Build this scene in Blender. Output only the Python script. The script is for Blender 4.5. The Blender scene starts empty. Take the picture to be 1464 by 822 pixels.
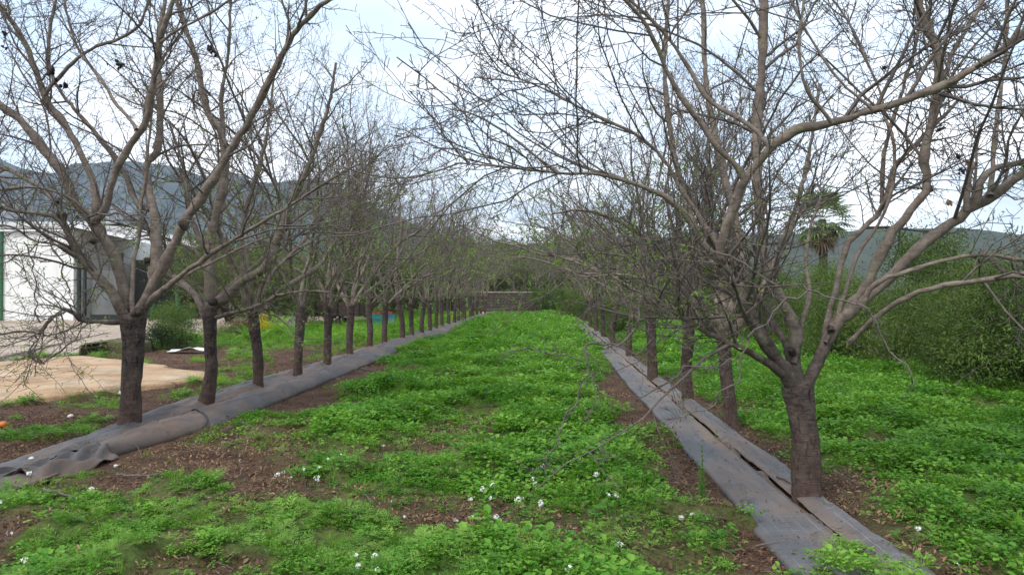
import bpy, math, random
import numpy as np
from mathutils import Vector

R = math.radians
rng = np.random.default_rng(7)
sc = bpy.context.scene
COL = sc.collection

# ------------------------------------------------------------------ camera
F = 1057.0                      # focal length in photo pixels (photo 1464 wide)
YAW = R(2.6); PITCH = R(0.49)
CAM = np.array([0.0, 0.0, 1.55])
fw = np.array([-math.sin(YAW)*math.cos(PITCH), math.cos(YAW)*math.cos(PITCH), math.sin(PITCH)])
rt = np.array([math.cos(YAW), math.sin(YAW), 0.0])
up = np.cross(rt, fw)
cd = bpy.data.cameras.new('camera'); cam = bpy.data.objects.new('camera', cd); COL.objects.link(cam)
cam.location = CAM; cam.rotation_euler = (math.pi/2+PITCH, 0, YAW)
cd.sensor_width = 36; cd.lens = 36*F/1464; cd.clip_start = 0.05; cd.clip_end = 20000
sc.camera = cam

def P(px, py, d):
    """point of the place seen at photo pixel (px, py), d metres in front of the camera"""
    return CAM + d*(fw + rt*(px-732)/F + up*(411-py)/F)
def G(px, py, z=0.0):
    v = fw + rt*(px-732)/F + up*(411-py)/F
    return CAM + v*((z-CAM[2])/v[2])

# ------------------------------------------------------------------ world and sun
SUN_EL, SUN_AZ = 52, 215        # azimuth clockwise from +Y (behind and left of the camera)
w = bpy.data.worlds.new('World'); sc.world = w; w.use_nodes = True
nt = w.node_tree; nt.nodes.clear()
def N(t, ty, **kw):
    n = t.nodes.new(ty)
    for k, v in kw.items():
        if k in n.inputs.keys() if isinstance(k, str) else False: n.inputs[k].default_value = v
        else: setattr(n, k, v)
    return n
out = N(nt, 'ShaderNodeOutputWorld'); bg = N(nt, 'ShaderNodeBackground'); bg.inputs['Strength'].default_value = 0.12
sky = N(nt, 'ShaderNodeTexSky'); sky.sky_type = 'NISHITA'; sky.sun_disc = False
sky.sun_elevation = R(SUN_EL); sky.sun_rotation = R(SUN_AZ); sky.air_density = 1.0; sky.dust_density = 1.5
tc = N(nt, 'ShaderNodeTexCoord'); sx = N(nt, 'ShaderNodeSeparateXYZ'); nt.links.new(tc.outputs['Generated'], sx.inputs[0])
mx = N(nt, 'ShaderNodeMath', operation='MAXIMUM'); nt.links.new(sx.outputs['Z'], mx.inputs[0]); mx.inputs[1].default_value = 0.0
ad = N(nt, 'ShaderNodeMath', operation='ADD'); nt.links.new(mx.outputs[0], ad.inputs[0]); ad.inputs[1].default_value = 0.16
dv = []
for a in 'XY':
    m = N(nt, 'ShaderNodeMath', operation='DIVIDE'); nt.links.new(sx.outputs[a], m.inputs[0]); nt.links.new(ad.outputs[0], m.inputs[1]); dv.append(m)
cx = N(nt, 'ShaderNodeCombineXYZ'); nt.links.new(dv[0].outputs[0], cx.inputs[0]); nt.links.new(dv[1].outputs[0], cx.inputs[1])
n1 = N(nt, 'ShaderNodeTexNoise'); n1.inputs['Scale'].default_value = 0.9; n1.inputs['Detail'].default_value = 6; n1.inputs['Roughness'].default_value = 0.52
nt.links.new(cx.outputs[0], n1.inputs['Vector'])
r1 = N(nt, 'ShaderNodeValToRGB'); r1.color_ramp.elements[0].position = 0.36; r1.color_ramp.elements[1].position = 0.58
nt.links.new(n1.outputs['Fac'], r1.inputs[0])
n2 = N(nt, 'ShaderNodeTexNoise'); n2.inputs['Scale'].default_value = 1.15; n2.inputs['Detail'].default_value = 4
nt.links.new(cx.outputs[0], n2.inputs['Vector'])
r2 = N(nt, 'ShaderNodeValToRGB'); r2.color_ramp.elements[0].position = 0.36; r2.color_ramp.elements[1].position = 0.62
r2.color_ramp.elements[0].color = (3.5, 4.15, 5.1, 1); r2.color_ramp.elements[1].color = (8.2, 8.4, 8.8, 1)
nt.links.new(n2.outputs['Fac'], r2.inputs[0])
hz = N(nt, 'ShaderNodeMix', data_type='RGBA'); hz.inputs['Factor'].default_value = 0.75   # thin high veil over the blue
nt.links.new(sky.outputs[0], hz.inputs['A']); hz.inputs['B'].default_value = (4.1, 5.1, 6.5, 1)
mixc = N(nt, 'ShaderNodeMix', data_type='RGBA')
nt.links.new(r1.outputs[0], mixc.inputs['Factor']); nt.links.new(hz.outputs['Result'], mixc.inputs['A']); nt.links.new(r2.outputs[0], mixc.inputs['B'])
nt.links.new(mixc.outputs['Result'], bg.inputs[0]); nt.links.new(bg.outputs[0], out.inputs[0])

sd = bpy.data.lights.new('sun', 'SUN'); sun = bpy.data.objects.new('sun', sd); COL.objects.link(sun)
sd.energy = 1.5; sd.angle = R(14); sd.color = (1.0, 0.95, 0.88)
sdir = np.array([math.sin(R(SUN_AZ))*math.cos(R(SUN_EL)), math.cos(R(SUN_AZ))*math.cos(R(SUN_EL)), math.sin(R(SUN_EL))])
sun.rotation_euler = Vector(sdir).to_track_quat('Z', 'Y').to_euler()
sc.view_settings.view_transform = 'Standard'; sc.view_settings.look = 'None'
sc.view_settings.exposure = 0.95; sc.view_settings.gamma = 1.0
sc.render.engine = 'CYCLES'
sc.cycles.max_bounces = 6; sc.cycles.diffuse_bounces = 3; sc.cycles.transmission_bounces = 3; sc.cycles.volume_bounces = 1

# ------------------------------------------------------------------ helpers
def hash2(ix, iy, s):
    h = (ix*374761393 + iy*668265263 + s*974711) & 0xffffffff
    h = ((h ^ (h >> 13))*1274126177) & 0xffffffff
    return ((h ^ (h >> 16)) & 0xffff)/65535.0
def vnoise(x, y, s=0):
    x = np.asarray(x, float); y = np.asarray(y, float)
    ix = np.floor(x).astype(np.int64); iy = np.floor(y).astype(np.int64)
    fx = x-ix; fy = y-iy; fx = fx*fx*(3-2*fx); fy = fy*fy*(3-2*fy)
    a = hash2(ix, iy, s); b = hash2(ix+1, iy, s); c = hash2(ix, iy+1, s); d = hash2(ix+1, iy+1, s)
    return (a*(1-fx)+b*fx)*(1-fy)+(c*(1-fx)+d*fx)*fy
def fbm(x, y, s=0, o=4):
    t = 0; a = 1; n = 0
    for k in range(o):
        t = t+a*vnoise(x*2**k, y*2**k, s+k*17); n += a; a *= .5
    return t/n
def sst(a, b, x):
    t = np.clip((np.asarray(x, float)-a)/(b-a), 0, 1); return t*t*(3-2*t)

def mesh(name, V, quads=None, tris=None, mats=None, smooth=False, tint=None, midx=None, ngons=None):
    me = bpy.data.meshes.new(name)
    V = np.asarray(V, np.float32).reshape(-1, 3)
    me.vertices.add(len(V)); me.vertices.foreach_set('co', V.ravel())
    L = []; T = []
    if quads is not None and len(quads): q = np.asarray(quads, np.int32).reshape(-1, 4); L.append(q.ravel()); T.append(np.full(len(q), 4))
    if tris is not None and len(tris): q = np.asarray(tris, np.int32).reshape(-1, 3); L.append(q.ravel()); T.append(np.full(len(q), 3))
    for g in (ngons or []): L.append(np.asarray(g, np.int32)); T.append(np.array([len(g)]))
    L = np.concatenate(L); T = np.concatenate(T)
    me.loops.add(len(L)); me.loops.foreach_set('vertex_index', L.astype(np.int32))
    me.polygons.add(len(T))
    st = np.zeros(len(T), np.int32); st[1:] = np.cumsum(T)[:-1]
    me.polygons.foreach_set('loop_start', st)
    me.polygons.foreach_set('use_smooth', np.full(len(T), bool(smooth)))
    for m in (mats if isinstance(mats, (list, tuple)) else [mats]):
        if m: me.materials.append(m)
    if midx is not None: me.polygons.foreach_set('material_index', np.asarray(midx, np.int32))
    if tint is not None:
        a = me.attributes.new('tint', 'FLOAT', 'POINT'); a.data.foreach_set('value', np.asarray(tint, np.float32))
    me.update(calc_edges=True); me.validate()
    return me
def link(name, me, parent=None, kind=None, loc=None):
    o = bpy.data.objects.new(name, me); COL.objects.link(o)
    if parent is not None: o.parent = parent
    if kind: o['kind'] = kind
    if loc is not None: o.location = loc
    return o
def tag(o, label, cat, group=None):
    o['label'] = label; o['category'] = cat
    if group: o['group'] = group
    return o
def thing(name, label, cat, loc=(0, 0, 0), group=None):
    o = bpy.data.objects.new(name, None); COL.objects.link(o); o.location = loc; o.empty_display_size = .1
    return tag(o, label, cat, group)
def copy_tree(root):
    r = root.copy(); COL.objects.link(r)
    for ch in [c for c in ALLKIDS.get(root.name, [])]:
        c = ch.copy(); COL.objects.link(c); c.parent = r
        for g in ALLKIDS.get(ch.name, []):
            d = g.copy(); COL.objects.link(d); d.parent = c
    return r
ALLKIDS = {}
def kid(parent, o):
    ALLKIDS.setdefault(parent.name, []).append(o); return o

def boxmesh(name, dims, mats, bevel=0.0, off=(0, 0, 0)):
    x, y, z = [d/2 for d in dims]; ox, oy, oz = off
    V = [(sx*x+ox, sy*y+oy, sz*z+oz) for sz in (-1, 1) for sy in (-1, 1) for sx in (-1, 1)]
    Q = [(0, 2, 3, 1), (4, 5, 7, 6), (0, 1, 5, 4), (2, 6, 7, 3), (0, 4, 6, 2), (1, 3, 7, 5)]
    me = mesh(name, V, Q, mats=mats)
    if bevel:
        import bmesh
        bm = bmesh.new(); bm.from_mesh(me)
        bmesh.ops.bevel(bm, geom=bm.edges[:], offset=bevel, segments=2, affect='EDGES'); bm.to_mesh(me); bm.free()
    return me

def tubes(PT, RD, k):
    """PT (M,n,3), RD (M,n) -> verts, quads (open ends, closed by their taper)"""
    M, n, _ = PT.shape
    if M == 0: return np.zeros((0, 3)), np.zeros((0, 4), int)
    T = np.gradient(PT, axis=1); T /= np.linalg.norm(T, axis=2, keepdims=True)+1e-9
    mean = T.mean(1); ax = np.argmin(np.abs(mean), axis=1); ref = np.eye(3)[ax][:, None, :]
    U = np.cross(T, ref); U /= np.linalg.norm(U, axis=2, keepdims=True)+1e-9
    W = np.cross(T, U)
    a = np.arange(k)*2*np.pi/k
    V = PT[:, :, None, :] + RD[:, :, None, None]*(U[:, :, None, :]*np.cos(a)[None, None, :, None] + W[:, :, None, :]*np.sin(a)[None, None, :, None])
    idx = np.arange(M*n*k).reshape(M, n, k)
    a0 = idx[:, :-1, :]; a1 = np.roll(a0, -1, 2); b0 = idx[:, 1:, :]; b1 = np.roll(b0, -1, 2)
    Q = np.stack([a0, a1, b1, b0], -1).reshape(-1, 4)
    return V.reshape(-1, 3), Q
def join(parts):
    Vs = []; Qs = []; o = 0
    for V, Q in parts:
        if len(V) == 0: continue
        Vs.append(V); Qs.append(Q+o); o += len(V)
    return np.concatenate(Vs), np.concatenate(Qs)
def resample(pts, step):
    """Catmull-Rom through pts, evenly spaced"""
    pts = np.asarray(pts, float)
    if len(pts) == 2: dense = pts[0]+(pts[1]-pts[0])*np.linspace(0, 1, 30)[:, None]
    else:
        q = np.vstack([2*pts[0]-pts[1], pts, 2*pts[-1]-pts[-2]]); dense = []
        for i in range(1, len(q)-2):
            t = np.linspace(0, 1, 12, endpoint=False)[:, None]
            p0, p1, p2, p3 = q[i-1], q[i], q[i+1], q[i+2]
            dense.append(.5*((2*p1)+(-p0+p2)*t+(2*p0-5*p1+4*p2-p3)*t**2+(-p0+3*p1-3*p2+p3)*t**3))
        dense = np.vstack(dense+[pts[-1:]])
    s = np.concatenate([[0], np.cumsum(np.linalg.norm(np.diff(dense, axis=0), axis=1))])
    n = max(4, int(s[-1]/step)+1); u = np.linspace(0, s[-1], n)
    return np.stack([np.interp(u, s, dense[:, i]) for i in range(3)], 1), s[-1]

# ------------------------------------------------------------------ materials
def newmat(name):
    m = bpy.data.materials.new(name); m.use_nodes = True; t = m.node_tree
    b = t.nodes['Principled BSDF']; return m, t, b
def noise(t, scale, detail=4, rough=.55, vec=None, dist=0):
    n = t.nodes.new('ShaderNodeTexNoise'); n.inputs['Scale'].default_value = scale; n.inputs['Detail'].default_value = detail
    n.inputs['Roughness'].default_value = rough; n.inputs['Distortion'].default_value = dist
    if vec is not None: t.links.new(vec, n.inputs['Vector'])
    return n.outputs['Fac']
def ramp(t, fac, stops):
    r = t.nodes.new('ShaderNodeValToRGB'); e = r.color_ramp.elements
    while len(e) < len(stops): e.new(0.5)
    for el, (p, c) in zip(e, stops):
        el.position = p; el.color = (c, c, c, 1) if isinstance(c, (int, float)) else (*c, 1)
    t.links.new(fac, r.inputs[0]); return r.outputs[0]
def mixc_(t, fac, a, b, mode='MIX'):
    m = t.nodes.new('ShaderNodeMix'); m.data_type = 'RGBA'; m.blend_type = mode
    for s, v in (('Factor', fac), ('A', a), ('B', b)):
        if isinstance(v, (int, float)): m.inputs[s].default_value = v
        elif isinstance(v, tuple): m.inputs[s].default_value = (*v, 1)
        else: t.links.new(v, m.inputs[s])
    return m.outputs['Result']
def mth(t, op, a, b=0.0, clamp=False):
    m = t.nodes.new('ShaderNodeMath'); m.operation = op; m.use_clamp = clamp
    for i, v in enumerate((a, b)):
        if isinstance(v, (int, float)): m.inputs[i].default_value = v
        else: t.links.new(v, m.inputs[i])
    return m.outputs[0]
def bump(t, b, h, strength=.5, dist=.02):
    n = t.nodes.new('ShaderNodeBump'); n.inputs['Strength'].default_value = strength; n.inputs['Distance'].default_value = dist
    t.links.new(h, n.inputs['Height']); t.links.new(n.outputs[0], b.inputs['Normal'])
def coords(t, kind='Object', scale=None):
    c = t.nodes.new('ShaderNodeTexCoord')
    if scale is None: return c.outputs[kind]
    m = t.nodes.new('ShaderNodeMapping'); m.inputs['Scale'].default_value = scale
    t.links.new(c.outputs[kind], m.inputs[0]); return m.outputs[0]
def geopos(t):
    return t.nodes.new('ShaderNodeNewGeometry').outputs['Position']
def attr(t, name='tint'):
    a = t.nodes.new('ShaderNodeAttribute'); a.attribute_name = name; return a.outputs['Fac']

def simple(name, col, rough=.8, var=.25, scale=6, bumpk=.2):
    m, t, b = newmat(name); f = noise(t, scale, 5, .6, coords(t))
    c2 = tuple(c*(1-var) for c in col); c1 = tuple(min(1, c*(1+var)) for c in col)
    t.links.new(ramp(t, f, [(.3, c2), (.7, c1)]), b.inputs['Base Color']); b.inputs['Roughness'].default_value = rough
    if bumpk: bump(t, b, noise(t, scale*6, 4, .6, coords(t)), bumpk, .02)
    return m
def leafmat(name, cols, trans=.35, rough=.55, patch=0.5, spec=.3):
    """cols: dark, mid, light; varied per leaf (tint), per plant, and by patches of ground"""
    m, t, b = newmat(name)
    oi = t.nodes.new('ShaderNodeObjectInfo').outputs['Random']
    pn = noise(t, patch, 3, .6, geopos(t))
    pn = mth(t, 'ADD', mth(t, 'MULTIPLY', mth(t, 'SUBTRACT', pn, .5), 1.9), .5)
    f = mth(t, 'ADD', mth(t, 'MULTIPLY', attr(t), .45), mth(t, 'ADD', mth(t, 'MULTIPLY', oi, .2), mth(t, 'MULTIPLY', pn, .6)))
    c = ramp(t, f, [(.2, cols[0]), (.55, cols[1]), (.95, cols[2])])
    t.links.new(c, b.inputs['Base Color']); b.inputs['Roughness'].default_value = rough
    b.inputs['Specular IOR Level'].default_value = spec
    tr = t.nodes.new('ShaderNodeBsdfTranslucent'); t.links.new(mixc_(t, 1.0, c, (1.0, 1.0, .45), 'MULTIPLY'), tr.inputs[0])
    ms = t.nodes.new('ShaderNodeMixShader'); ms.inputs[0].default_value = trans
    t.links.new(b.outputs[0], ms.inputs[1]); t.links.new(tr.outputs[0], ms.inputs[2])
    t.links.new(ms.outputs[0], t.nodes['Material Output'].inputs['Surface'])
    return m

def barkmat(name, dark, mid, light, rings=.5, s=1.0, lichen=0.0, trunk=False, limb=False):
    m, t, b = newmat(name)
    f = noise(t, 9*s, 6, .65, coords(t)); f2 = noise(t, 38*s, 4, .7, coords(t, scale=(1, 1, .45)))
    rg = noise(t, 16, 3, .6, coords(t, scale=(.35, .35, 2.2)), .4)
    v = mth(t, 'ADD', mth(t, 'MULTIPLY', f, .5), mth(t, 'ADD', mth(t, 'MULTIPLY', f2, .25), mth(t, 'MULTIPLY', rg, .25*rings*2)))
    c = ramp(t, v, [(.30, dark), (.48, mid), (.68, light)])
    if trunk:      # pale lenticel dashes and dusty lower bark
        ds = ramp(t, noise(t, 30, 3, .6, coords(t, scale=(.5, .5, 2.6)), .2), [(.58, 0.0), (.66, .5)]); c = mixc_(t, ds, c, (.15, .115, .095))
        fs = ramp(t, noise(t, 26, 4, .7, coords(t, scale=(1.4, 1.4, .35)), .3), [(.36, .8), (.46, 0.0)]); c = mixc_(t, fs, c, (.008, .006, .006))
        sz = t.nodes.new('ShaderNodeSeparateXYZ'); t.links.new(coords(t), sz.inputs[0])
        du = t.nodes.new('ShaderNodeMapRange'); du.inputs['From Min'].default_value = .75; du.inputs['From Max'].default_value = .0; t.links.new(sz.outputs['Z'], du.inputs['Value'])
        c = mixc_(t, mth(t, 'MULTIPLY', mth(t, 'MULTIPLY', du.outputs[0], .75), ramp(t, noise(t, 12, 5, .7, coords(t)), [(.3, .15), (.65, .9)])), c, (.12, .070, .050))
    if limb:       # old dark bark carries on a little way up the limbs, and dark scars
        sz = t.nodes.new('ShaderNodeSeparateXYZ'); t.links.new(coords(t), sz.inputs[0])
        du = t.nodes.new('ShaderNodeMapRange'); du.inputs['From Min'].default_value = 1.95; du.inputs['From Max'].default_value = 1.25
        t.links.new(mth(t, 'ADD', sz.outputs['Z'], mth(t, 'MULTIPLY', f, 1.0)), du.inputs['Value']); du.inputs['From Min'].default_value = 2.0; du.inputs['From Max'].default_value = 1.55
        c = mixc_(t, mth(t, 'MULTIPLY', du.outputs[0], .8), c, ramp(t, v, [(.35, (.018, .013, .012)), (.65, (.085, .064, .055))]))
        sc_ = ramp(t, noise(t, 13, 5, .75, coords(t)), [(.60, 0.0), (.70, .75)]); c = mixc_(t, sc_, c, (.035, .026, .022))
    if lichen:
        lf = ramp(t, noise(t, 5, 5, .7, coords(t)), [(.58, 0.0), (.68, lichen)])
        c = mixc_(t, lf, c, (.22, .22, .13))
    t.links.new(c, b.inputs['Base Color']); b.inputs['Roughness'].default_value = .9; b.inputs['Specular IOR Level'].default_value = .2
    bump(t, b, v, 1.0, .035 if trunk else .02); return m

M = {}
M['trunk'] = barkmat('trunk_bark', (.017, .0125, .0115), (.056, .042, .037), (.150, .115, .095), .55, trunk=True)
M['limb'] = barkmat('limb_bark', (.062, .048, .040), (.150, .118, .096), (.29, .24, .20), .6, lichen=.6, limb=True)
M['twig'] = barkmat('twig_bark', (.080, .065, .058), (.165, .138, .120), (.28, .245, .212), .2, 2)
M['deadtwig'] = barkmat('dead_twig_bark', (.085, .070, .062), (.17, .145, .13), (.28, .25, .225), .2, 2)
M['almondleaf'] = leafmat('almond_leaf', [(.09, .17, .025), (.17, .29, .045), (.29, .43, .09)], .45)
M['fruit'] = simple('dried_hull', (.022, .016, .015), .9, .4, 40)
M['fruit_tan'] = simple('tan_hull', (.25, .13, .075), .9, .3, 40)
M['clover'] = leafmat('clover_leaf', [(.028, .118, .012), (.084, .265, .021), (.225, .435, .055)], .42, patch=.8)
M['mallow'] = leafmat('mallow_leaf', [(.042, .150, .015), (.106, .295, .028), (.245, .455, .062)], .42, patch=.8)
M['weed'] = leafmat('feathery_leaf', [(.054, .150, .019), (.118, .262, .033), (.23, .38, .065)], .35, patch=1.2)
M['grass'] = leafmat('grass_blade', [(.060, .180, .014), (.140, .335, .024), (.29, .46, .055)], .42, patch=.5)
M['litter'] = leafmat('dead_leaf', [(.030, .015, .010), (.12, .066, .040), (.36, .24, .145)], .1, .9)
M['hedge'] = leafmat('hedge_leaf', [(.013, .038, .009), (.056, .115, .024), (.18, .25, .058)], .35, patch=.9)
M['hedge2'] = leafmat('pale_bush_leaf', [(.026, .052, .014), (.078, .125, .028), (.18, .245, .058)], .35, patch=.5)
M['dark'] = leafmat('dark_tree_leaf', [(.012, .026, .010), (.030, .055, .020), (.065, .095, .030)], .25, patch=.3)
M['olive'] = leafmat('olive_tree_leaf', [(.032, .046, .018), (.085, .105, .040), (.16, .19, .065)], .25, patch=.3)
M['yellow'] = leafmat('yellow_flower', [(.35, .30, .01), (.55, .46, .02), (.7, .6, .05)], .3)

# ------------------------------------------------------------------ ground
TL0, TL1 = -4.93, -3.82        # left weed mat: back and front edge
TR0, TR1 = 1.42, 2.05          # right weed mat
YARD = np.array([G(-420, 470)[:2], G(-420, 560)[:2], G(0, 519)[:2], G(125, 509)[:2], G(170, 499)[:2], G(225, 491)[:2], G(320, 478)[:2], G(430, 469)[:2], G(545, 459)[:2], G(560, 454)[:2], G(300, 452)[:2], G(-300, 452)[:2]])
SLAB = np.array([G(-330, 540)[:2], G(-330, 590)[:2], G(-40, 580)[:2], G(60, 575)[:2], G(130, 566)[:2], G(215, 556)[:2], G(285, 546)[:2], G(290, 538)[:2], G(225, 527)[:2], G(165, 517)[:2], G(110, 513)[:2], G(0, 522)[:2], G(-150, 527)[:2]])
def inpoly(poly, x, y):
    x = np.asarray(x); y = np.asarray(y); r = np.zeros(x.shape, bool); n = len(poly)
    for i in range(n):
        x0, y0 = poly[i]; x1, y1 = poly[(i+1) % n]
        c = ((y0 > y) != (y1 > y)) & (x < (x1-x0)*(y-y0)/(y1-y0+1e-12)+x0); r ^= c
    return r
def ell(x, y, c, a, b):
    q = ((x-c[0])/a)**2+((y-c[1])/b)**2; return np.exp(-q*1.2)
HOLES = [(G(618, 645), .62, .55), (G(650, 742), .45, .28), (G(930, 590), .45, .8), (G(860, 553), .35, .7), (G(985, 690), .45, .7), (G(520, 660), .3, .3), (G(190, 665), 1.3, .7), (G(330, 650), .7, .4), (G(1260, 640), .5, .4), (G(440, 606), .6, .35), (G(760, 700), .15, .15), (G(600, 520), .4, 1.2)]
def cover(x, y):
    """how densely weeds cover the soil, 0..1"""
    x = np.asarray(x, float); y = np.asarray(y, float)
    n = fbm(x*1.1+3, y*1.1, 5, 4)
    far = sst(9, 22, y)
    lane = sst(TL1+.02+.35*(1-far), TL1+.6+.85*(1-far), x+(n-.5)*2.6)*(1-sst(.72+.55*far, 1.22+.2*far, x+(n-.5)*1.6))
    lane = lane*(.42+.58*sst(.35-.1*far, .47-.16*far, n))
    near = 1-sst(4.6, 7.2, y-.9*np.clip(-x-1, 0, 3))
    left_bare = sst(-.4, -2.2, x)*near
    lane = lane*(1-left_bare)+left_bare*sst(.44, .62, fbm(x*1.7, y*1.7, 41, 4))*.8
    # front strip of mixed weeds right in front of the camera
    fr = 1-sst(4.9, 5.7, y+.3*x*(x < 0)*.3)
    lane = np.maximum(lane, fr*sst(.36, .52, n)*.75*(x < 1.4))
    right = sst(2.1, 2.75, x+(n-.5)*1.1)*(.6+.4*sst(.3, .45, n))
    fl = sst(20, 24, y+(n-.5)*6)
    left = sst(.54, .66, fbm(x*1.3, y*1.3, 77, 4))*.55*(1-fl)+fl*.95*sst(.2, .4, n)
    c = np.where(x < (TL0+TL1)/2, left, np.where(x < 1.75, lane, right))
    for (cc, a, b) in HOLES: c = c*(1-.95*ell(x, y, cc, a, b))
    c = np.where((x > TL0+.05) & (x < TL1-.03) & (y > 6.3), 0, c)
    c = np.where((x > TR0) & (x < TR1) & (y > 4.75-.5*(x-TR0)), 0, np.where((x > TR0-.3) & (x < TR1) & (y > 3.2) & (y < 4.9), .75*sst(4.65, 4.4, y)*sst(1.5, 1.7, x+.4*(y < 4.2)), c))
    rim = (inpoly(SLAB, x, y-.5) | inpoly(SLAB, x-.5, y) | inpoly(YARD, x-.7, y) | inpoly(SLAB, x, y+.4)) & ~inpoly(SLAB, x, y)
    c = np.where(rim, np.maximum(c, .75*sst(.45, .6, n)), c)
    inner = ~inpoly(SLAB, x-.25, y-.25) | ~inpoly(SLAB, x+.3, y+.2)
    c = np.where(inpoly(YARD, x, y), .10*sst(.62, .75, n), np.where(inpoly(SLAB, x, y), np.where(inner, .35*sst(.5, .65, n), 0), c))
    c = np.where((y > 56) & (x < 0) & (x > -9), c*(1-sst(55.6, 56.4, y)), c)
    c = np.where(y > 75, .9, c)
    return np.clip(c, 0, 1)
def gz(x, y):
    x = np.asarray(x, float); y = np.asarray(y, float)
    c = cover(x, y); m = fbm(x*1.7, y*1.7, 9, 3)
    hump = np.clip(m-.36, 0, 1)*.46*c*(1-sst(30, 50, y))
    base = (fbm(x*.8, y*.8, 21, 3)-.5)*.05 + (fbm(x*5, y*5, 31, 2)-.5)*.018
    flat = inpoly(YARD, x, y)
    return np.where(flat, -.01, base+hump)-np.where(inpoly(SLAB, x, y), .06, 0)

def axis(dense0, dense1, step, grow, lim0, lim1):
    a = list(np.arange(dense0, dense1, step)); s = step; v = a[-1]
    while v < lim1: s *= grow; v += s; a.append(min(v, lim1))
    s = step; v = a[0]; b = []
    while v > lim0: s *= grow; v -= s; b.append(max(v, lim0))
    return np.array(b[::-1]+a)
gx = axis(-9, 8, .07, 1.12, -4400, 4400); gy = axis(2.2, 17, .07, 1.07, -300, 5200)
X, Y = np.meshgrid(gx, gy); Z = gz(X, Y)
Z = np.where((np.abs(X) > 60) | (Y > 110) | (Y < -20), -.02, Z)
nx, ny = len(gx), len(gy); ii = np.arange(nx*ny).reshape(ny, nx)
gq = np.stack([ii[:-1, :-1], ii[:-1, 1:], ii[1:, 1:], ii[1:, :-1]], -1).reshape(-1, 4)
mg, t, b = newmat('soil')
pos = geopos(t)
soil = ramp(t, noise(t, 2.2, 6, .65, pos), [(.3, (.050, .029, .020)), (.5, (.095, .056, .038)), (.72, (.150, .098, .068))])
fine = ramp(t, noise(t, 42, 5, .75, pos), [(.34, (.10, .08, .07)), (.5, (.45, .45, .45)), (.70, (.95, .88, .78))])
soil = mixc_(t, .95, soil, fine, 'OVERLAY')
grn = ramp(t, noise(t, 14, 5, .7, pos), [(.3, (.028, .065, .012)), (.55, (.070, .165, .020)), (.75, (.14, .26, .04))])
cv = mth(t, 'MULTIPLY', attr(t, 'tint'), ramp(t, noise(t, 6, 4, .6, pos), [(.3, .55), (.6, 1.0)]))
t.links.new(mixc_(t, cv, soil, grn), b.inputs['Base Color']); b.inputs['Roughness'].default_value = .95
b.inputs['Specular IOR Level'].default_value = .15
bump(t, b, noise(t, 34, 6, .7, pos), .9, .03)
me = mesh('ground', np.stack([X, Y, Z], -1).reshape(-1, 3), gq, mats=mg, smooth=True, tint=cover(X, Y).ravel()*.85)
link('ground', me, kind='structure')

# yard, slab, dirt track, mound
def sheet(name, poly, z, thick, m, step=.5):
    """a slab of ground cover with a rounded, slightly ragged rim"""
    poly = np.asarray(poly); c = poly.mean(0); pts, _ = resample(np.vstack([np.c_[poly, np.zeros(len(poly))], [[*poly[0], 0]]]), step); pts = pts[:-1, :2]
    pts = pts + (np.stack([vnoise(pts[:, 0]*1.5, pts[:, 1]*1.5, 3)+.5*vnoise(pts[:, 0]*4, pts[:, 1]*4, 4)-.25, vnoise(pts[:, 0]*1.5, pts[:, 1]*1.5, 8)+.5*vnoise(pts[:, 0]*4, pts[:, 1]*4, 9)-.25], 1)-.5)*.34
    n = len(pts); rings = [(1.0, -thick), (1.0, z*.5), (.985, z*.92), (.95, z), (.6, z+.012), (.25, z+.015)]
    V = np.concatenate([np.c_[c+(pts-c)*s, np.full(n, h)] for s, h in rings]+[[[*c, z+.015]]])
    Q = [(k*n+i, k*n+(i+1) % n, (k+1)*n+(i+1) % n, (k+1)*n+i) for k in range(len(rings)-1) for i in range(n)]
    T = [((len(rings)-1)*n+i, (len(rings)-1)*n+(i+1) % n, len(rings)*n) for i in range(n)]
    return link(name, mesh(name, V, Q, T, m, smooth=True), kind='structure')
def dirtmat(name, a, b_, c_, scale):
    m, t, b = newmat(name); p = geopos(t)
    f = ramp(t, noise(t, scale, 6, .65, p), [(.32, a), (.5, b_), (.7, c_)])
    sp = ramp(t, noise(t, 30, 5, .75, p), [(.3, .22), (.5, .5), (.75, .72)])
    cr = t.nodes.new('ShaderNodeTexVoronoi'); cr.feature = 'DISTANCE_TO_EDGE'; cr.inputs['Scale'].default_value = .55
    wv = t.nodes.new('ShaderNodeVectorMath'); wv.operation = 'ADD'; t.links.new(p, wv.inputs[0])
    nn = t.nodes.new('ShaderNodeTexNoise'); nn.inputs['Scale'].default_value = 1.3; t.links.new(p, nn.inputs['Vector']); t.links.new(nn.outputs['Color'], wv.inputs[1])
    t.links.new(wv.outputs[0], cr.inputs['Vector'])
    ck = ramp(t, cr.outputs['Distance'], [(0, .12), (.014, .5)])
    f = mixc_(t, .7, f, sp, 'OVERLAY'); f = mixc_(t, .8, f, ramp(t, noise(t, 2.2, 6, .7, p), [(.35, .28), (.55, .52), (.7, .6)]), 'OVERLAY'); f = mixc_(t, .9, f, ck, 'OVERLAY')
    t.links.new(f, b.inputs['Base Color']); b.inputs['Roughness'].default_value = .92
    bump(t, b, noise(t, 22, 6, .7, p), .5, .02); return m
M['yard'] = dirtmat('packed_gravel', (.27, .20, .145), (.37, .295, .225), (.45, .375, .30), .7)
M['slab'] = dirtmat('dusty_concrete', (.30, .18, .095), (.42, .28, .16), (.47, .38, .27), .8)
M['track'] = dirtmat('dirt_track', (.36, .25, .15), (.45, .33, .21), (.5, .39, .27), .4)
sheet('yard', YARD, .03, .1, M['yard'], 1.5)
sheet('concrete_slab', SLAB, .085, .2, M['slab'], .4)
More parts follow.
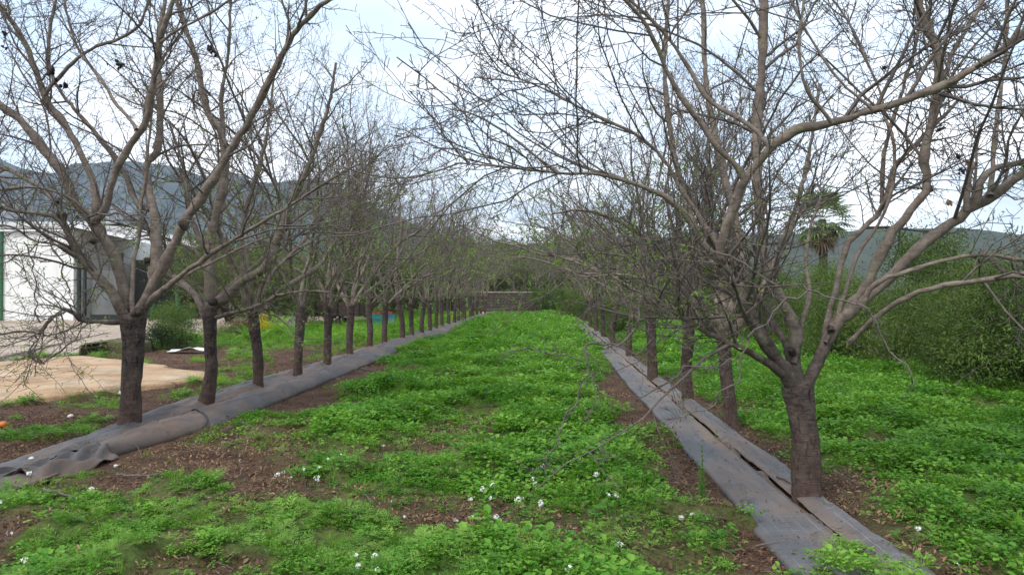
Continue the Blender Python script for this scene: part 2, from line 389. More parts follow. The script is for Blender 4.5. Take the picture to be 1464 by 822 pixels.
sheet('dirt_track', [(-9.5, 56.6), (-6.5, 56.2), (-3, 56.4), (-1.6, 57.0), (-1.0, 60.0), (-2.5, 61.0), (-6, 61.2), (-10, 60.5)], .05, .15, M['track'], 1)
sheet('earth_mound', [G(112, 512)[:2], G(132, 507.5)[:2], G(180, 505.5)[:2], G(215, 505)[:2], G(212, 497)[:2], G(178, 497.5)[:2], G(140, 503)[:2]], .30, .1, simple('mossy_earth', (.075, .070, .030), .95, .5, 9, .6), .3)

# ------------------------------------------------------------------ hills and haze
def ridge(name, pts, dist, thick, m, s, rough):
    """pts: skyline as photo pixels, built at its own distance with real depth"""
    px = np.linspace(pts[0][0], pts[-1][0], 150); py = np.interp(px, [p[0] for p in pts], [p[1] for p in pts])
    rows = 26; V = []
    for j in range(rows):
        u = j/(rows-1)                      # 0 foot, .6 crest, 1 back
        prof = math.sin(min(u/.6, 1)*math.pi/2)**1.25 if u < .6 else math.cos((u-.6)/.4*math.pi/2)**.8
        for k in range(len(px)):
            d = dist*(1-thick*.6)+dist*thick*u
            top = P(px[k], py[k], dist)
            base = P(px[k], 420, d)
            h = top[2]*prof
            h += (fbm(base[0]*rough, base[1]*rough, s, 5)-.5)*top[2]*.30*(math.sin(u*math.pi)**.7)*(1 if abs(u-.6) > .08 else .35)
            V.append((base[0], base[1], max(h, -3) if 0 < j < rows-1 else -3))
    n = len(px); ii = np.arange(rows*n).reshape(rows, n)
    Q = np.stack([ii[:-1, :-1], ii[:-1, 1:], ii[1:, 1:], ii[1:, :-1]], -1).reshape(-1, 4)
    return link(name, mesh(name, V, Q, mats=m, smooth=True), kind='structure')
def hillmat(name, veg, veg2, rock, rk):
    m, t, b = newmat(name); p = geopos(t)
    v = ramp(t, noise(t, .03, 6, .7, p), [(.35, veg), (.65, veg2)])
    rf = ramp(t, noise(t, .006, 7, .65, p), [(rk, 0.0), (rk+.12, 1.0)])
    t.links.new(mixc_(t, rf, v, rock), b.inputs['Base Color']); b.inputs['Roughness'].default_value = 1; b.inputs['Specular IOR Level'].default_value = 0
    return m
ridge('mountain', [(-700, 300), (-350, 215), (-160, 250), (-60, 222), (0, 232), (35, 243), (70, 252), (110, 243), (150, 234), (200, 232), (250, 238), (300, 256), (340, 262), (400, 266), (470, 270), (500, 284), (540, 305), (590, 326), (640, 340), (700, 352), (800, 366)], 2500, .5, hillmat('mountain_slope', (.014, .024, .030), (.030, .042, .046), (.12, .12, .125), .53), 3, .004)  # vegetation tinted dark blue: part of the distance haze is put into its colour
ridge('hill', [(640, 356), (720, 352), (800, 349), (900, 345), (980, 343), (1080, 338), (1180, 335), (1280, 331), (1340, 329), (1400, 331), (1470, 336), (1600, 326), (1900, 335), (2300, 362)], 1350, .5, hillmat('hill_slope', (.026, .034, .024), (.046, .054, .038), (.09, .088, .076), .58), 11, .006)

hb = boxmesh('haze', (9600, 6000, 640), None, off=(0, 2600, 319-1.5))
hm = bpy.data.materials.new('haze_air'); hm.use_nodes = True; t = hm.node_tree; t.nodes.clear()
o = t.nodes.new('ShaderNodeOutputMaterial'); pv = t.nodes.new('ShaderNodeVolumePrincipled')
pv.inputs['Color'].default_value = (.76, .86, 1.0, 1); pv.inputs['Density'].default_value = .00011; pv.inputs['Anisotropy'].default_value = 0.0
t.links.new(pv.outputs[0], o.inputs['Volume']); hb.materials.append(hm)
HAZE = link('haze', hb, kind='stuff')

# ------------------------------------------------------------------ tree growing
def unit(v): return v/(np.linalg.norm(v, axis=-1, keepdims=True)+1e-9)
def spawn(PT, RD, per, r, t0, length, ang, upb, rfrac, r1, n, wob=.12, out=None):
    """children of the polylines PT: returns (M*per, n, 3) and radii"""
    Mn, k, _ = PT.shape
    if Mn == 0: return np.zeros((0, n, 3)), np.zeros((0, n))
    tt = (np.arange(per)[None, :]+r.random((Mn, per)))/per; tt = t0+(1-t0)*tt
    f = tt*(k-1); i = np.clip(np.floor(f).astype(int), 0, k-2); f = (f-i)[..., None]
    rows = np.arange(Mn)[:, None]
    A = PT[rows, i]; B = PT[rows, i+1]; p = A+(B-A)*f; tan = unit(B-A)
    rad = RD[rows, i]*(1-f[..., 0])+RD[rows, i+1]*f[..., 0]
    rv = r.normal(size=p.shape); perp = unit(rv-(rv*tan).sum(-1, keepdims=True)*tan)
    a = r.uniform(ang[0], ang[1], size=(Mn, per, 1))
    d = unit(tan*np.cos(a)+perp*np.sin(a)+np.array([0, 0, upb*.6]))
    L = r.uniform(length[0], length[1], size=(Mn, per))*(1.15-.55*tt)
    p = p.reshape(-1, 3); d = d.reshape(-1, 3); L = L.reshape(-1); r0 = np.minimum(rad.reshape(-1)*rfrac, rad.reshape(-1))
    pts = [p]; st = (L/(n-1))[:, None]
    for j in range(n-1):
        d = unit(d+r.normal(size=d.shape)*wob+np.array([0, 0, upb*.35/(n-1)*3]))
        p = p+d*st; pts.append(p)
    u = np.linspace(0, 1, n)[None, :]
    return np.stack(pts, 1), np.maximum(r0[:, None]*(1-u)**.8, r1)*(1-u*.25)
def leafcards(C, r, size, elong, droop=.0, spread=0.0, fold=.25):
    """C (M,3) leaf positions -> folded two-triangle-pair leaves"""
    Mn = len(C); d = unit(r.normal(size=(Mn, 3))+np.array([0, 0, -droop])); s = unit(np.cross(d, r.normal(size=(Mn, 3)))); nn = np.cross(d, s)
    L = (size*r.uniform(.6, 1.25, Mn))[:, None]; W = L*elong
    C = C+r.normal(size=C.shape)*spread
    V = np.stack([C, C+d*L*.45+s*W*.5+nn*W*fold, C+d*L, C+d*L*.45-s*W*.5+nn*W*fold], 1).reshape(-1, 3)
    i = np.arange(Mn)[:, None]*4
    T = np.concatenate([i+np.array([[0, 1, 2]]), i+np.array([[0, 2, 3]])])
    return V, T, np.repeat(r.random(Mn), 4)

def trunkmesh(name, path, radii, r, m, flare=1.25, k=18):
    pts, L = resample(path, .045); n = len(pts); u = np.linspace(0, 1, n)
    rad = np.interp(u, np.linspace(0, 1, len(radii)), radii)
    rad = rad*(1+(flare-1)*np.exp(-u*L/.10))
    V, Q = tubes(pts[None], rad[None], k)
    V = V.reshape(n, k, 3); c = pts[:, None, :]
    ph = r.random()*50; a = np.arange(k)*2*np.pi/k
    nz = (vnoise(ph+np.cos(a)[None]*1.6+0*u[:, None], u[:, None]*L*5+np.sin(a)[None]*1.6, 2)-.5)*.20+(vnoise(ph+np.cos(a)[None]*4, u[:, None]*L*26+np.sin(a)[None]*3, 5)-.5)*.10
    nz = nz+(np.sin(u*L*95+3*vnoise(u*L*6, u*0, 9))[:, None])*.012
    V = c+(V-c)*(1+nz[..., None]); V = V.reshape(-1, 3)
    cap = len(V); V = np.vstack([V, pts[-1:]+[[0, 0, rad[-1]*.35]]])
    T = [((n-1)*k+i, (n-1)*k+(i+1) % k, cap) for i in range(k)]
    return mesh(name, V, Q, T, m, smooth=True)
def limbmesh(name, pts, rad, r, m, k=10):
    V, Q = tubes(pts[None], rad[None], k); n = len(pts); V = V.reshape(n, k, 3); c = pts[:, None]
    kn = 1+(vnoise(np.arange(n)*.45+r.random()*90, np.zeros(n), 4)-.5)*.42+(r.random(n) < .10)*.16
    nz = kn[:, None]*(1+(r.random((n, k))-.5)*.10)
    V = c+(V-c)*nz[..., None]
    V = np.vstack([V.reshape(-1, 3), pts[-1:]]); cap = len(V)-1
    T = [((n-1)*k+i, (n-1)*k+(i+1) % k, cap) for i in range(k)]
    return mesh(name, V, Q, T, m, smooth=True)

def grow_limb(p, d, L, r0, r1, r, upb=.10, wob=.09, step=.11):
    n = max(6, int(L/step)); pts = [p]; d = unit(d)
    bend = unit(r.normal(size=3))*.02
    for j in range(n-1):
        d = unit(d+r.normal(size=3)*wob+bend+np.array([0, 0, upb/n*3])); p = p+d*L/(n-1); pts.append(p)
        if r.random() < .12: d = unit(d+r.normal(size=3)*.16)
    u = np.linspace(0, 1, n); return np.array(pts), r0+(r1-r0)*u**.8

def lin(pts, rad, n):
    """resample one limb to n points so limbs can be stacked"""
    u = np.linspace(0, len(pts)-1, n)
    return np.stack([np.interp(u, np.arange(len(pts)), pts[:, i]) for i in range(3)], 1), np.interp(u, np.arange(len(pts)), rad)

def twigs_for(limbs, r, dens=(9, 7, 5), scale=1.0, k2=4, spurs=True, upb=.30, t0=.22, minr=.0026, thick=1.0):
    """limbs: list of (pts, rad): whips, side twigs and spurs as one mass of tubes, plus leaf spots"""
    PT = np.stack([lin(p, q, 24)[0] for p, q in limbs]); RD = np.stack([lin(p, q, 24)[1] for p, q in limbs])
    A, a = spawn(PT, RD, dens[0], r, t0, (.9*scale, 2.3*scale), (.45, 1.15), upb, .55, .0035, 9, .13)
    a = np.maximum(np.minimum(a, .014*np.linspace(1, .3, 9)[None, :]), .0042*thick*np.linspace(1.5, 1, 9)[None, :])
    B, b = spawn(A, a, dens[1], r, .12, (.25*scale, .95*scale), (.5, 1.2), upb*.7, .7, minr, 5, .2)
    b = np.minimum(b, .006)
    # twigs straight off the limbs
    B2, b2 = spawn(PT, RD, dens[1]*2, r, t0, (.2*scale, .8*scale), (.7, 1.4), upb, .3, minr, 5, .2); b2 = np.minimum(b2, .006)
    B = np.concatenate([B, B2]); b = np.concatenate([b, b2])
    parts = [tubes(A, a, k2), tubes(B, b, 3)]
    if spurs:
        S, s = spawn(B, b, dens[2]+1, r, .1, (.02, .13*scale), (.6, 1.5), .1, 1.0, minr*.9, 3, .25)
        S2, s2 = spawn(A, a, dens[2]*2, r, .1, (.03, .13*scale), (.7, 1.5), .1, .6, minr, 3, .25)
        s = np.minimum(s, .0046*thick); s2 = np.minimum(s2, .0056*thick)
        # buds: swollen tips
        s[:, -1] = s[:, 0]*1.0; s2[:, -1] = s2[:, 0]*1.05
        parts += [tubes(S, s, 3), tubes(S2, s2, 3)]
    V, Q = join(parts)
    return V, Q, B[:, -1], B[:, 2]

ORD = ['nearest', 'second', 'third', 'fourth', 'fifth', 'sixth', 'seventh', 'eighth', 'ninth', 'tenth', 'eleventh', 'twelfth', 'thirteenth', 'fourteenth', 'fifteenth', 'sixteenth', 'seventeenth', 'eighteenth', 'nineteenth', 'twentieth', 'twenty-first', 'twenty-second', 'twenty-third', 'twenty-fourth', 'twenty-fifth', 'twenty-sixth', 'twenty-seventh', 'twenty-eighth', 'twenty-ninth', 'thirtieth']

def finish_tree(root, trunk_me, limb_list, r, dens, leaves, scale=1.0, kk=10, spurs=True, t0=.22, zmaxleaf=3.2, minr=.0026, extra=None, upb=.30, thick=.56, leaf=.066):
    kid(root, link('trunk', trunk_me, root))
    for pts, rad in limb_list:
        kid(root, link('limb', limbmesh('limb', pts, rad, r, M['limb'], kk), root))
    V, Q, tips, mids = twigs_for([l for l in limb_list if np.linalg.norm(np.diff(l[0], axis=0), axis=1).sum() > .85], r, dens, scale, spurs=spurs, t0=t0, minr=minr, upb=upb, thick=thick)
    if extra is not None: V, Q = join([(V, Q), extra])
    kid(root, link('twigs', mesh('twigs', V, Q, mats=M['twig'], smooth=True), root, 'stuff'))
    if leaves:
        c = np.concatenate([tips, mids]); wgt = np.clip((zmaxleaf-c[:, 2])/1.5, .04, 1); c = c[r.random(len(c)) < wgt]
        c = c[r.choice(len(c), min(len(c), leaves), replace=False)]
        c = np.repeat(c, 5, 0)
        LV, LT, tn = leafcards(c, r, leaf, .30, 0.1, .02)
        kid(root, link('leaves', mesh('leaves', LV, tris=LT, mats=M['almondleaf'], tint=tn), root, 'stuff'))

def make_almond(root, seed, dens=(8, 6, 4), leaves=120, nl=6, spurs=True, h=1.3, minr=.0028, rt_=.088, kk=8):
    r = np.random.default_rng(seed)
    top = np.array([r.normal()*.05, r.normal()*.05, h])
    tm = trunkmesh('trunk', [(0, 0, -.06), (top[0]*.2+r.normal()*.02, r.normal()*.02, h*.4), (top[0]*.7, top[1]*.6, h*.75), top], [rt_*1.04, rt_*.92, rt_*.90, rt_*1.0, rt_*1.02], r, M['trunk'], 1.18, 12)
    limbs = []; a0 = r.random()*6.28
    for i in range(nl):
        az = a0+i*2*np.pi/nl+r.normal()*.22; ti = r.uniform(.30, .75) if i % 3 else r.uniform(.08, .3)
        d = np.array([math.sin(ti)*math.cos(az), math.sin(ti)*math.sin(az), math.cos(ti)])
        st = top+np.array([d[0], d[1], 0])*rt_*.35+np.array([0, 0, -.12])
        L = r.uniform(3.4, 4.9); p, q = grow_limb(st, d, L, rt_*r.uniform(.36, .54), .008, r, upb=.30)
        limbs.append((p, q))
        for _ in range(2 if r.random() < .6 else 1):     # forks
            j = int(len(p)*r.uniform(.15, .5)); dd = unit(p[j+1]-p[j]); rv = r.normal(size=3); pr = unit(rv-rv.dot(dd)*dd)
            e = unit(dd+pr*r.uniform(.5, .95)+np.array([0, 0, .12])); limbs.append(grow_limb(p[j], e, L*r.uniform(.5, .8), q[j]*.78, .007, r, upb=.2))
    finish_tree(root, tm, limbs, r, dens, leaves, spurs=spurs, kk=kk, minr=minr, zmaxleaf=3.9)

# ---- the four nearest trees: limbs follow the photograph, each at its own distance
def pxlimb(pts, d, w, step=.07, ext=.9, bow=0.0, r=rng):
    """pts in photo pixels, d = distances (list spread along it), w = widths in pixels (start, end)"""
    pts = np.asarray(pts, float); s = np.concatenate([[0], np.cumsum(np.linalg.norm(np.diff(pts, axis=0), axis=1))]); s /= s[-1]
    dd = np.interp(s, np.linspace(0, 1, len(d)), d)+bow*np.sin(s*np.pi)
    W = [P(x, y, q) for (x, y), q in zip(pts, dd)]
    last = pts[-1]; tail = (last[0] < 4 or last[0] > 1460 or last[1] < 4)
    if tail and ext:
        e = unit(W[-1]-W[-2]); W += [W[-1]+e*ext*.5+np.array([0, 0, .03]), W[-1]+e*ext+np.array([0, 0, .1])]
    path, L = resample(W, step); n = len(path); u = np.linspace(0, 1, n)
    rad = (w[0]+(w[1]-w[0])*u**.85)/2*np.interp(u, np.linspace(0, 1, len(d)), d)/F
    if tail and ext: rad *= np.where(u > .8, 1-(u-.8)/.2*.6, 1)
    path = path+r.normal(size=path.shape)*np.minimum(rad, .02)[:, None]*.22
    return path, rad

def hero(name, label, base, trunkpx, tw, limbs, seed, dens, leaves, extras=(), scale=1.0, group=None, fruits=(), dead=(), zml=3.0, t0=.22, lw=1.0, upb=.16, stubs=()):
    r = np.random.default_rng(seed)
    b = G(*base); d0 = np.dot(b-CAM, fw); root = thing(name, label, 'almond tree', (b[0], b[1], 0), group)
    off = np.array([b[0], b[1], 0])
    tp = [P(x, y, d0) - off for x, y in trunkpx]; tp = [tp[0]-np.array([0, 0, .07])]+tp
    tm = trunkmesh('trunk', tp, [q/2*d0/F for q in tw], r, M['trunk'], 1.1, 22)
    LL = []
    for l in limbs:
        p, q = pxlimb(l[0], [d0+x for x in l[1]], (l[2][0]*lw, l[2][1]*lw), r=r); LL.append((p-off, q))
    for (p0, az, tilt, L, w0) in extras:         # limbs that lean away behind, hidden or lost in the crown
        st = P(*p0, d0)-off; dv = np.array([math.sin(tilt)*math.cos(az), math.sin(tilt)*math.sin(az), math.cos(tilt)])
        LL.append(grow_limb(st, dv, L, w0, .008, r, upb=.2))
    ex = None
    if dead:
        DL = []
        for l in dead:
            p, q = pxlimb(l[0], [d0+x for x in l[1]], (l[2][0]*.72, l[2][1]*.8), step=.045, ext=0, r=r); p = p+r.normal(size=p.shape)*.006+np.stack([vnoise(np.arange(len(p))*.45, np.full(len(p), 7.*len(DL)+k), k)-.5 for k in range(3)], 1)*.07; DL.append((p-off, q))
    finish_tree(root, tm, LL, r, dens, leaves, scale=scale, kk=12, zmaxleaf=zml, minr=.0029, t0=t0, upb=upb, thick=.88, leaf=.036)
    if dead:
        tw_ = []
        for p, q in DL:
            kid(root, link('dead_branch', limbmesh('dead_branch', p, q, r, M['deadtwig'], 7), root))
            A, a = spawn(p[None], q[None], max(4, int(len(p)*.22)), r, .1, (.08, .35), (.5, 1.3), -.05, .5, .0022, 5, .22); a = np.minimum(a, .0045)
            S, s = spawn(A, a, 4, r, .1, (.03, .1), (.6, 1.4), 0, 1, .002, 3, .25); S2, s2 = spawn(p[None], q[None], len(p)*2, r, .05, (.02, .09), (.7, 1.5), 0, .5, .002, 3, .2); s2 = np.minimum(s2, .0045)
            tw_ += [tubes(A, a, 3), tubes(S, s, 3), tubes(S2, s2, 3)]
        V, Q = join(tw_); link('dead_twigs', mesh('dead_twigs', V, Q, mats=M['deadtwig'], smooth=True), root, 'stuff')
    for (x, y, dd, wd, ang_) in stubs:          # pruning scars: a swollen collar and a dark cut face
        c = P(x, y, d0+dd)-off; a_ = R(ang_); q = wd/2*d0/F; dv = unit(rt*math.cos(a_)+up*math.sin(a_)-fw*.5)
        u = np.array([-.9, -.3, .3, .75, .9, .86, .80]); pts = c+dv*u[:, None]*q*1.5
        V, Q = tubes(pts[None], (q*np.array([.75, 1.05, 1.12, 1.0, .85, .5, .05]))[None], 11); nn_ = (vnoise(V[:, 0]*60+V[:, 2]*40, V[:, 1]*60, 7)-.5)*q*.35
        V = V+(V-c)/(np.linalg.norm(V-c, axis=1, keepdims=True)+1e-9)*nn_[:, None]
        kid(root, link('pruning_stub', mesh('pruning_stub', V, Q, mats=M['trunk'], smooth=True), root))
    for (x, y, dd, sz, tan_) in fruits:
        c = P(x, y, d0+dd)-off; parts = []
        for k in range(1 if sz < 5 else int(r.integers(2, 6))):
            cc = c+r.normal(size=3)*sz*.28*d0/F; ln = sz*.55*d0/F*r.uniform(.6, 1.0); ax = unit(r.normal(size=3)+np.array([0, 0, -1.0]))
            u = np.linspace(0, 1, 7); pts = cc+ax*(u[:, None]-.5)*ln*2
            parts.append(tubes(pts[None], (ln*.62*np.sin(np.pi*np.clip(u, .04, .96))**.7)[None]*r.uniform(.8, 1.1), 7))
        V, Q = join(parts); V = V+r.normal(size=V.shape)*.002
        link('dried_almond', mesh('dried_almond', V, Q, mats=M['fruit_tan' if tan_ else 'fruit'], smooth=True), root)
    return root

# right front tree
RA = [
 ([(1138, 560), (1124, 531), (1104, 505), (1078, 461), (1052, 417), (1033, 376)], (0, -.1, -.25), (24, 19)),
 ([(1034, 380), (1031, 357), (1041, 317), (1061, 266), (1087, 230), (1117, 199), (1143, 184), (1189, 176), (1250, 158), (1332, 130), (1388, 100), (1434, 71), (1466, 43)], (-.25, -.5, -.9), (17, 9)),
 ([(1033, 376), (1008, 352), (985, 315), (967, 291), (916, 266), (855, 250), (799, 248), (732, 240), (690, 236), (650, 233)], (-.25, -.5, -.9), (11, 2.2)),
 ([(1032, 362), (1023, 345), (1003, 315), (987, 291), (972, 268), (947, 226), (905, 190), (850, 165), (783, 130), (740, 112), (706, 100)], (-.25, -.1, .1), (9, 2)),
 ([(1066, 256), (1052, 238), (1028, 214), (1005, 180), (987, 158), (962, 117), (936, 61), (916, 25), (895, 2)], (-.45, -.5, -.7), (10, 2.5)),
 ([(1102, 211), (1085, 190), (1069, 179), (1040, 160), (1013, 143), (987, 102), (957, 56), (911, 10), (900, 0)], (-.55, -.3, -.3), (8, 2.5)),
 ([(799, 248), (768, 225), (722, 189), (676, 163), (650, 158), (632, 152)], (-.78, -.85, -.95), (5, 1.6)),
 ([(1132, 545), (1095, 517), (1043, 490), (1005, 471), (970, 450), (938, 434), (918, 426)], (0, -.2, -.35), (15, 7)),
 ([(1143, 556), (1136, 525), (1132, 500), (1131, 488)], (0, .05, .1), (23, 17)),
 ([(1134, 510), (1137, 473), (1113, 420), (1097, 380), (1087, 309), (1081, 204), (1089, 102), (1092, 2)], (.05, .35, .7), (17, 12)),
 ([(1132, 512), (1122, 492), (1107, 464), (1085, 425), (1066, 397), (1040, 362), (1010, 330)], (.08, .25, .4), (11, 6)),
 ([(1149, 560), (1162, 532), (1174, 505), (1186, 478), (1200, 458), (1212, 448)], (0, .05, .1), (23, 16)),
 ([(1196, 462), (1218, 432), (1241, 404), (1265, 352), (1301, 301), (1326, 271), (1321, 225), (1332, 174), (1341, 117), (1339, 66), (1321, 36), (1311, 0)], (.1, .2, .3, .3), (16, 12)),
 ([(1203, 456), (1236, 428), (1270, 398), (1316, 352), (1372, 311), (1388, 296), (1424, 276), (1466, 243)], (.08, -.15, -.3), (17, 14)),
 ([(1382, 302), (1384, 280), (1382, 258), (1392, 232)], (-.32, -.32, -.33), (10, 7)),
 ([(1396, 292), (1401, 262), (1418, 243), (1440, 236), (1466, 232)], (-.32, -.4), (9, 5)),
 ([(1178, 500), (1180, 478), (1184, 450), (1198, 400), (1212, 350), (1250, 311), (1270, 276), (1278, 240), (1300, 215), (1330, 185), (1375, 140)], (.1, .5, .9), (11, 5)),
 ([(1260, 290), (1262, 245), (1268, 200), (1290, 130), (1310, 60), (1318, 0)], (.7, .8, .9), (7, 3)),
 ([(1215, 490), (1247, 458), (1267, 442), (1306, 420), (1364, 406), (1420, 398), (1466, 391)], (-.2, -.5, -.8), (9, 5)),
 ([(1232, 440), (1250, 407), (1306, 385), (1364, 369), (1417, 365), (1466, 373)], (-.22, -.4, -.5), (8, 5)),
 ([(1345, 122), (1365, 70), (1390, 30), (1405, 0)], (.3, .5), (8, 4)),
 ([(1416, 280), (1420, 215), (1428, 150), (1437, 80), (1440, 0)], (-.3, .2, .4), (8, 4)),
 ([(1189, 176), (1160, 140), (1146, 105), (1142, 60), (1150, 0)], (-.7, -.8, -.8), (6, 2)),
 ([(1250, 158), (1205, 120), (1168, 70), (1140, 20), (1130, 0)], (-.8, -.7, -.6), (5, 2)),
]
RAdead = [
 ([(1031, 357), (1060, 378), (1107, 402), (1165, 414), (1200, 426), (1224, 438), (1247, 461), (1271, 496), (1282, 514), (1296, 530), (1311, 543)], (-.3, -.8, -1.0), (5, 2.5)),
 ([(1165, 416), (1130, 430), (1095, 455), (1073, 474), (1060, 514), (1043, 549), (1014, 584), (985, 596), (955, 600)], (-.85, -1.0, -1.1), (4, 2)),
 ([(1060, 514), (1035, 522), (1005, 526), (975, 532), (955, 542)], (-1.0, -1.1), (3, 1.5)),
 ([(924, 429), (911, 428), (910, 450), (903, 470), (888, 486), (868, 494), (846, 494), (836, 505), (834, 530), (828, 555), (815, 590), (795, 630), (765, 655)], (-.35, -.6, -.8), (5, 2)),
 ([(838, 503), (850, 515), (851, 545), (848, 570), (836, 610)], (-.7, -.75), (3, 1.6)),
 ([(834, 520), (800, 512), (760, 504), (715, 508)], (-.7, -.75), (3, 1.6)),
 ([(910, 470), (930, 487), (918, 505), (897, 494), (870, 496)], (-.5, -.6), (4, 2)),
]
hero('almond_tree', 'large bare almond tree in the right foreground, dark trunk beside the wide grey weed mat', (1155, 722), [(1155, 722), (1151, 640), (1146, 585), (1141, 552)], [43, 39, 38, 38, 44], RA, 11, (14, 7, 6), 700, t0=.38, lw=.92,
     extras=[((1135, 520), 1.2, .5, 3.6, .018), ((1180, 490), .5, .6, 3.4, .018)],
     fruits=[(1348, 187, .2, 9, 0), (1369, 223, -.3, 8, 0), (1375, 246, -.3, 7, 0), (1415, 212, .2, 6, 0), (1262, 97, -.4, 6, 0), (1172, 82, -.6, 8, 0), (1358, 290, -.2, 8, 1), (734, 6, -.3, 4, 0), (1380, 232, -.3, 5, 1)], dead=RAdead, stubs=[(1033, 376, -.25, 13, 170), (1326, 271, .3, 11, 10), (1392, 236, -.33, 6, 70), (1206, 450, .1, 12, 60), (1133, 503, .02, 12, 120), (1188, 470, 0, 9, 150)], group='almond trees in the right row', zml=2.6)

LA = [
 ([(180, 462), (172, 440), (154, 412), (132, 388), (114, 366), (94, 326), (86, 312)], (0, -.2, -.4), (21, 14)),
 ([(92, 322), (76, 309), (57, 306), (28, 302), (0, 297)], (-.4, -.7), (8, 6)),
 ([(184, 455), (180, 425), (166, 372), (148, 340), (131, 314), (109, 292), (91, 252), (63, 212), (34, 177), (16, 162), (0, 149)], (.1, .1, -.2), (24, 10)),
 ([(136, 320), (137, 297), (134, 263), (114, 217), (91, 177), (63, 137), (46, 86), (23, 40), (0, 8)], (.05, .1, .0), (16, 8)),
 ([(134, 316), (151, 297), (163, 252), (183, 212), (209, 172), (220, 114), (229, 57), (242, 20), (246, 0)], (.05, -.2, -.5), (16, 8)),
 ([(196, 186), (182, 166), (166, 149), (150, 122), (131, 97), (112, 70), (98, 30), (92, 0)], (-.3, -.1), (8, 3)),
 ([(194, 455), (206, 432), (229, 389), (252, 343), (263, 318), (297, 269), (332, 211), (360, 166), (394, 97), (423, 46), (455, 12), (470, 0)], (0, -.3, -.9), (26, 6)),
 ([(200, 450), (214, 423), (223, 366), (223, 326), (214, 274), (209, 236), (226, 211), (229, 143), (226, 70), (236, 0)], (.1, .5, .8), (22, 5)),
 ([(214, 300), (194, 288), (177, 246), (149, 206), (120, 172), (91, 137), (72, 100), (70, 50), (80, 0)], (.4, .7, .8), (11, 4)),
 ([(205, 447), (217, 428), (257, 395), (297, 366), (343, 337), (417, 292), (455, 268), (490, 246), (540, 222)], (0, -.6, -1.3), (14, 3)),
 ([(178, 460), (150, 461), (114, 457), (103, 443), (92, 441), (80, 450), (66, 463), (55, 478)], (0, -.5, -.8), (10, 5)),
 ([(56, 478), (40, 474), (20, 474), (0, 478)], (-.8, -.9), (4, 3)),
 ([(131, 309), (97, 282), (57, 269), (28, 268), (0, 272)], (-.2, -.6), (7, 4)),
 ([(82, 290), (60, 270), (40, 258), (20, 246), (0, 240)], (.1, .4), (10, 6)),
 ([(63, 137), (85, 110), (110, 84), (140, 66), (170, 56), (200, 35), (212, 0)], (.0, -.2), (7, 4)),
 ([(230, 60), (260, 40), (290, 25), (330, 0)], (-.45, -.6), (6, 3)),
 ([(110, 366), (80, 350), (50, 345), (20, 325), (0, 322)], (-.3, -.8), (5, 3)),
]
LAdead = [([(131, 309), (165, 305), (200, 308), (240, 312), (275, 316)], (-.3, -.6), (4, 2)),
 ([(103, 420), (92, 395), (78, 350), (60, 350), (30, 362), (0, 378)], (-.5, -.7), (3, 2)),
 ([(40, 350), (50, 395), (55, 430), (58, 460)], (-.6, -.7), (2.5, 2)),
 ([(57, 478), (45, 495), (42, 510), (55, 515), (80, 508), (105, 490), (120, 465), (122, 430)], (-.8, -.8), (4, 2)),
 ([(45, 505), (60, 520), (40, 515), (25, 512)], (-.8, -.8), (3, 1.5))]
hero('almond_tree', 'large bare almond tree with thick forked limbs and dried fruit before the white shed', (185, 618), [(185, 616), (187, 560), (190, 505), (190, 452)], [33, 28, 27, 29, 36], LA, 21, (11, 7, 6), 700, t0=.30, stubs=[(263, 322, -.2, 11, 120), (223, 332, .45, 12, 95), (88, 312, -.4, 12, 80), (196, 446, -.16, 13, 20), (212, 372, .2, 8, 200), (134, 345, -.1, 8, 150)],
     extras=[((190, 450), 2.0, .5, 3.8, .026), ((190, 450), 1.0, .75, 3.4, .024)],
     fruits=[(82, 110, -.1, 12, 0), (74, 104, -.1, 9, 0), (92, 122, -.1, 9, 0), (170, 93, -.1, 9, 0), (5, 68, 0, 7, 0), (8, 50, 0, 6, 0), (298, 70, -.4, 9, 0), (306, 76, -.4, 9, 0), (152, 92, 0, 4, 0)], dead=LAdead, group='almond trees in the left row', zml=3.2, lw=.72)

LB = [
 ([(300, 445), (300, 400), (301, 363), (302, 337), (320, 257), (317, 194), (297, 160), (280, 86), (262, 30), (252, 0)], (0, .2, .5), (19, 5)),
 ([(318, 240), (320, 195), (316, 140), (326, 80), (330, 0)], (.3, .3), (8, 3)),
 ([(303, 442), (326, 420), (349, 401), (365, 392), (385, 375), (396, 345), (412, 300), (440, 240), (470, 150), (480, 90)], (0, -.3, -.6), (18, 4)),
 ([(300, 462), (292, 448), (279, 423), (260, 404), (241, 388), (222, 350), (200, 300)], (0, .4, .6), (14, 5)),
 ([(305, 455), (330, 448), (360, 440), (400, 422), (440, 416), (475, 418)], (0, -.7, -1.2), (8, 3)),
 ([(301, 363), (285, 340), (270, 300), (262, 240), (240, 170)], (.2, .6), (9, 3)),
 ([(349, 401), (345, 360), (352, 300), (380, 200), (392, 110)], (-.1, .2), (9, 3)),
]
hero('almond_tree', 'bare almond tree with leaning trunk, second from the near end of the left row', (291, 588), [(292, 588), (302, 535), (301, 490), (300, 440)], [27, 19, 17, 17, 20], LB, 31, (9, 7, 4), 1300, stubs=[(301, 345, .3, 11, 100), (304, 432, -.1, 9, 10), (279, 420, .3, 8, 120)], lw=.88, extras=[((300, 440), 1.9, .5, 3.8, .026), ((300, 440), .8, .5, 3.8, .026)], group='almond trees in the left row', zml=3.4)

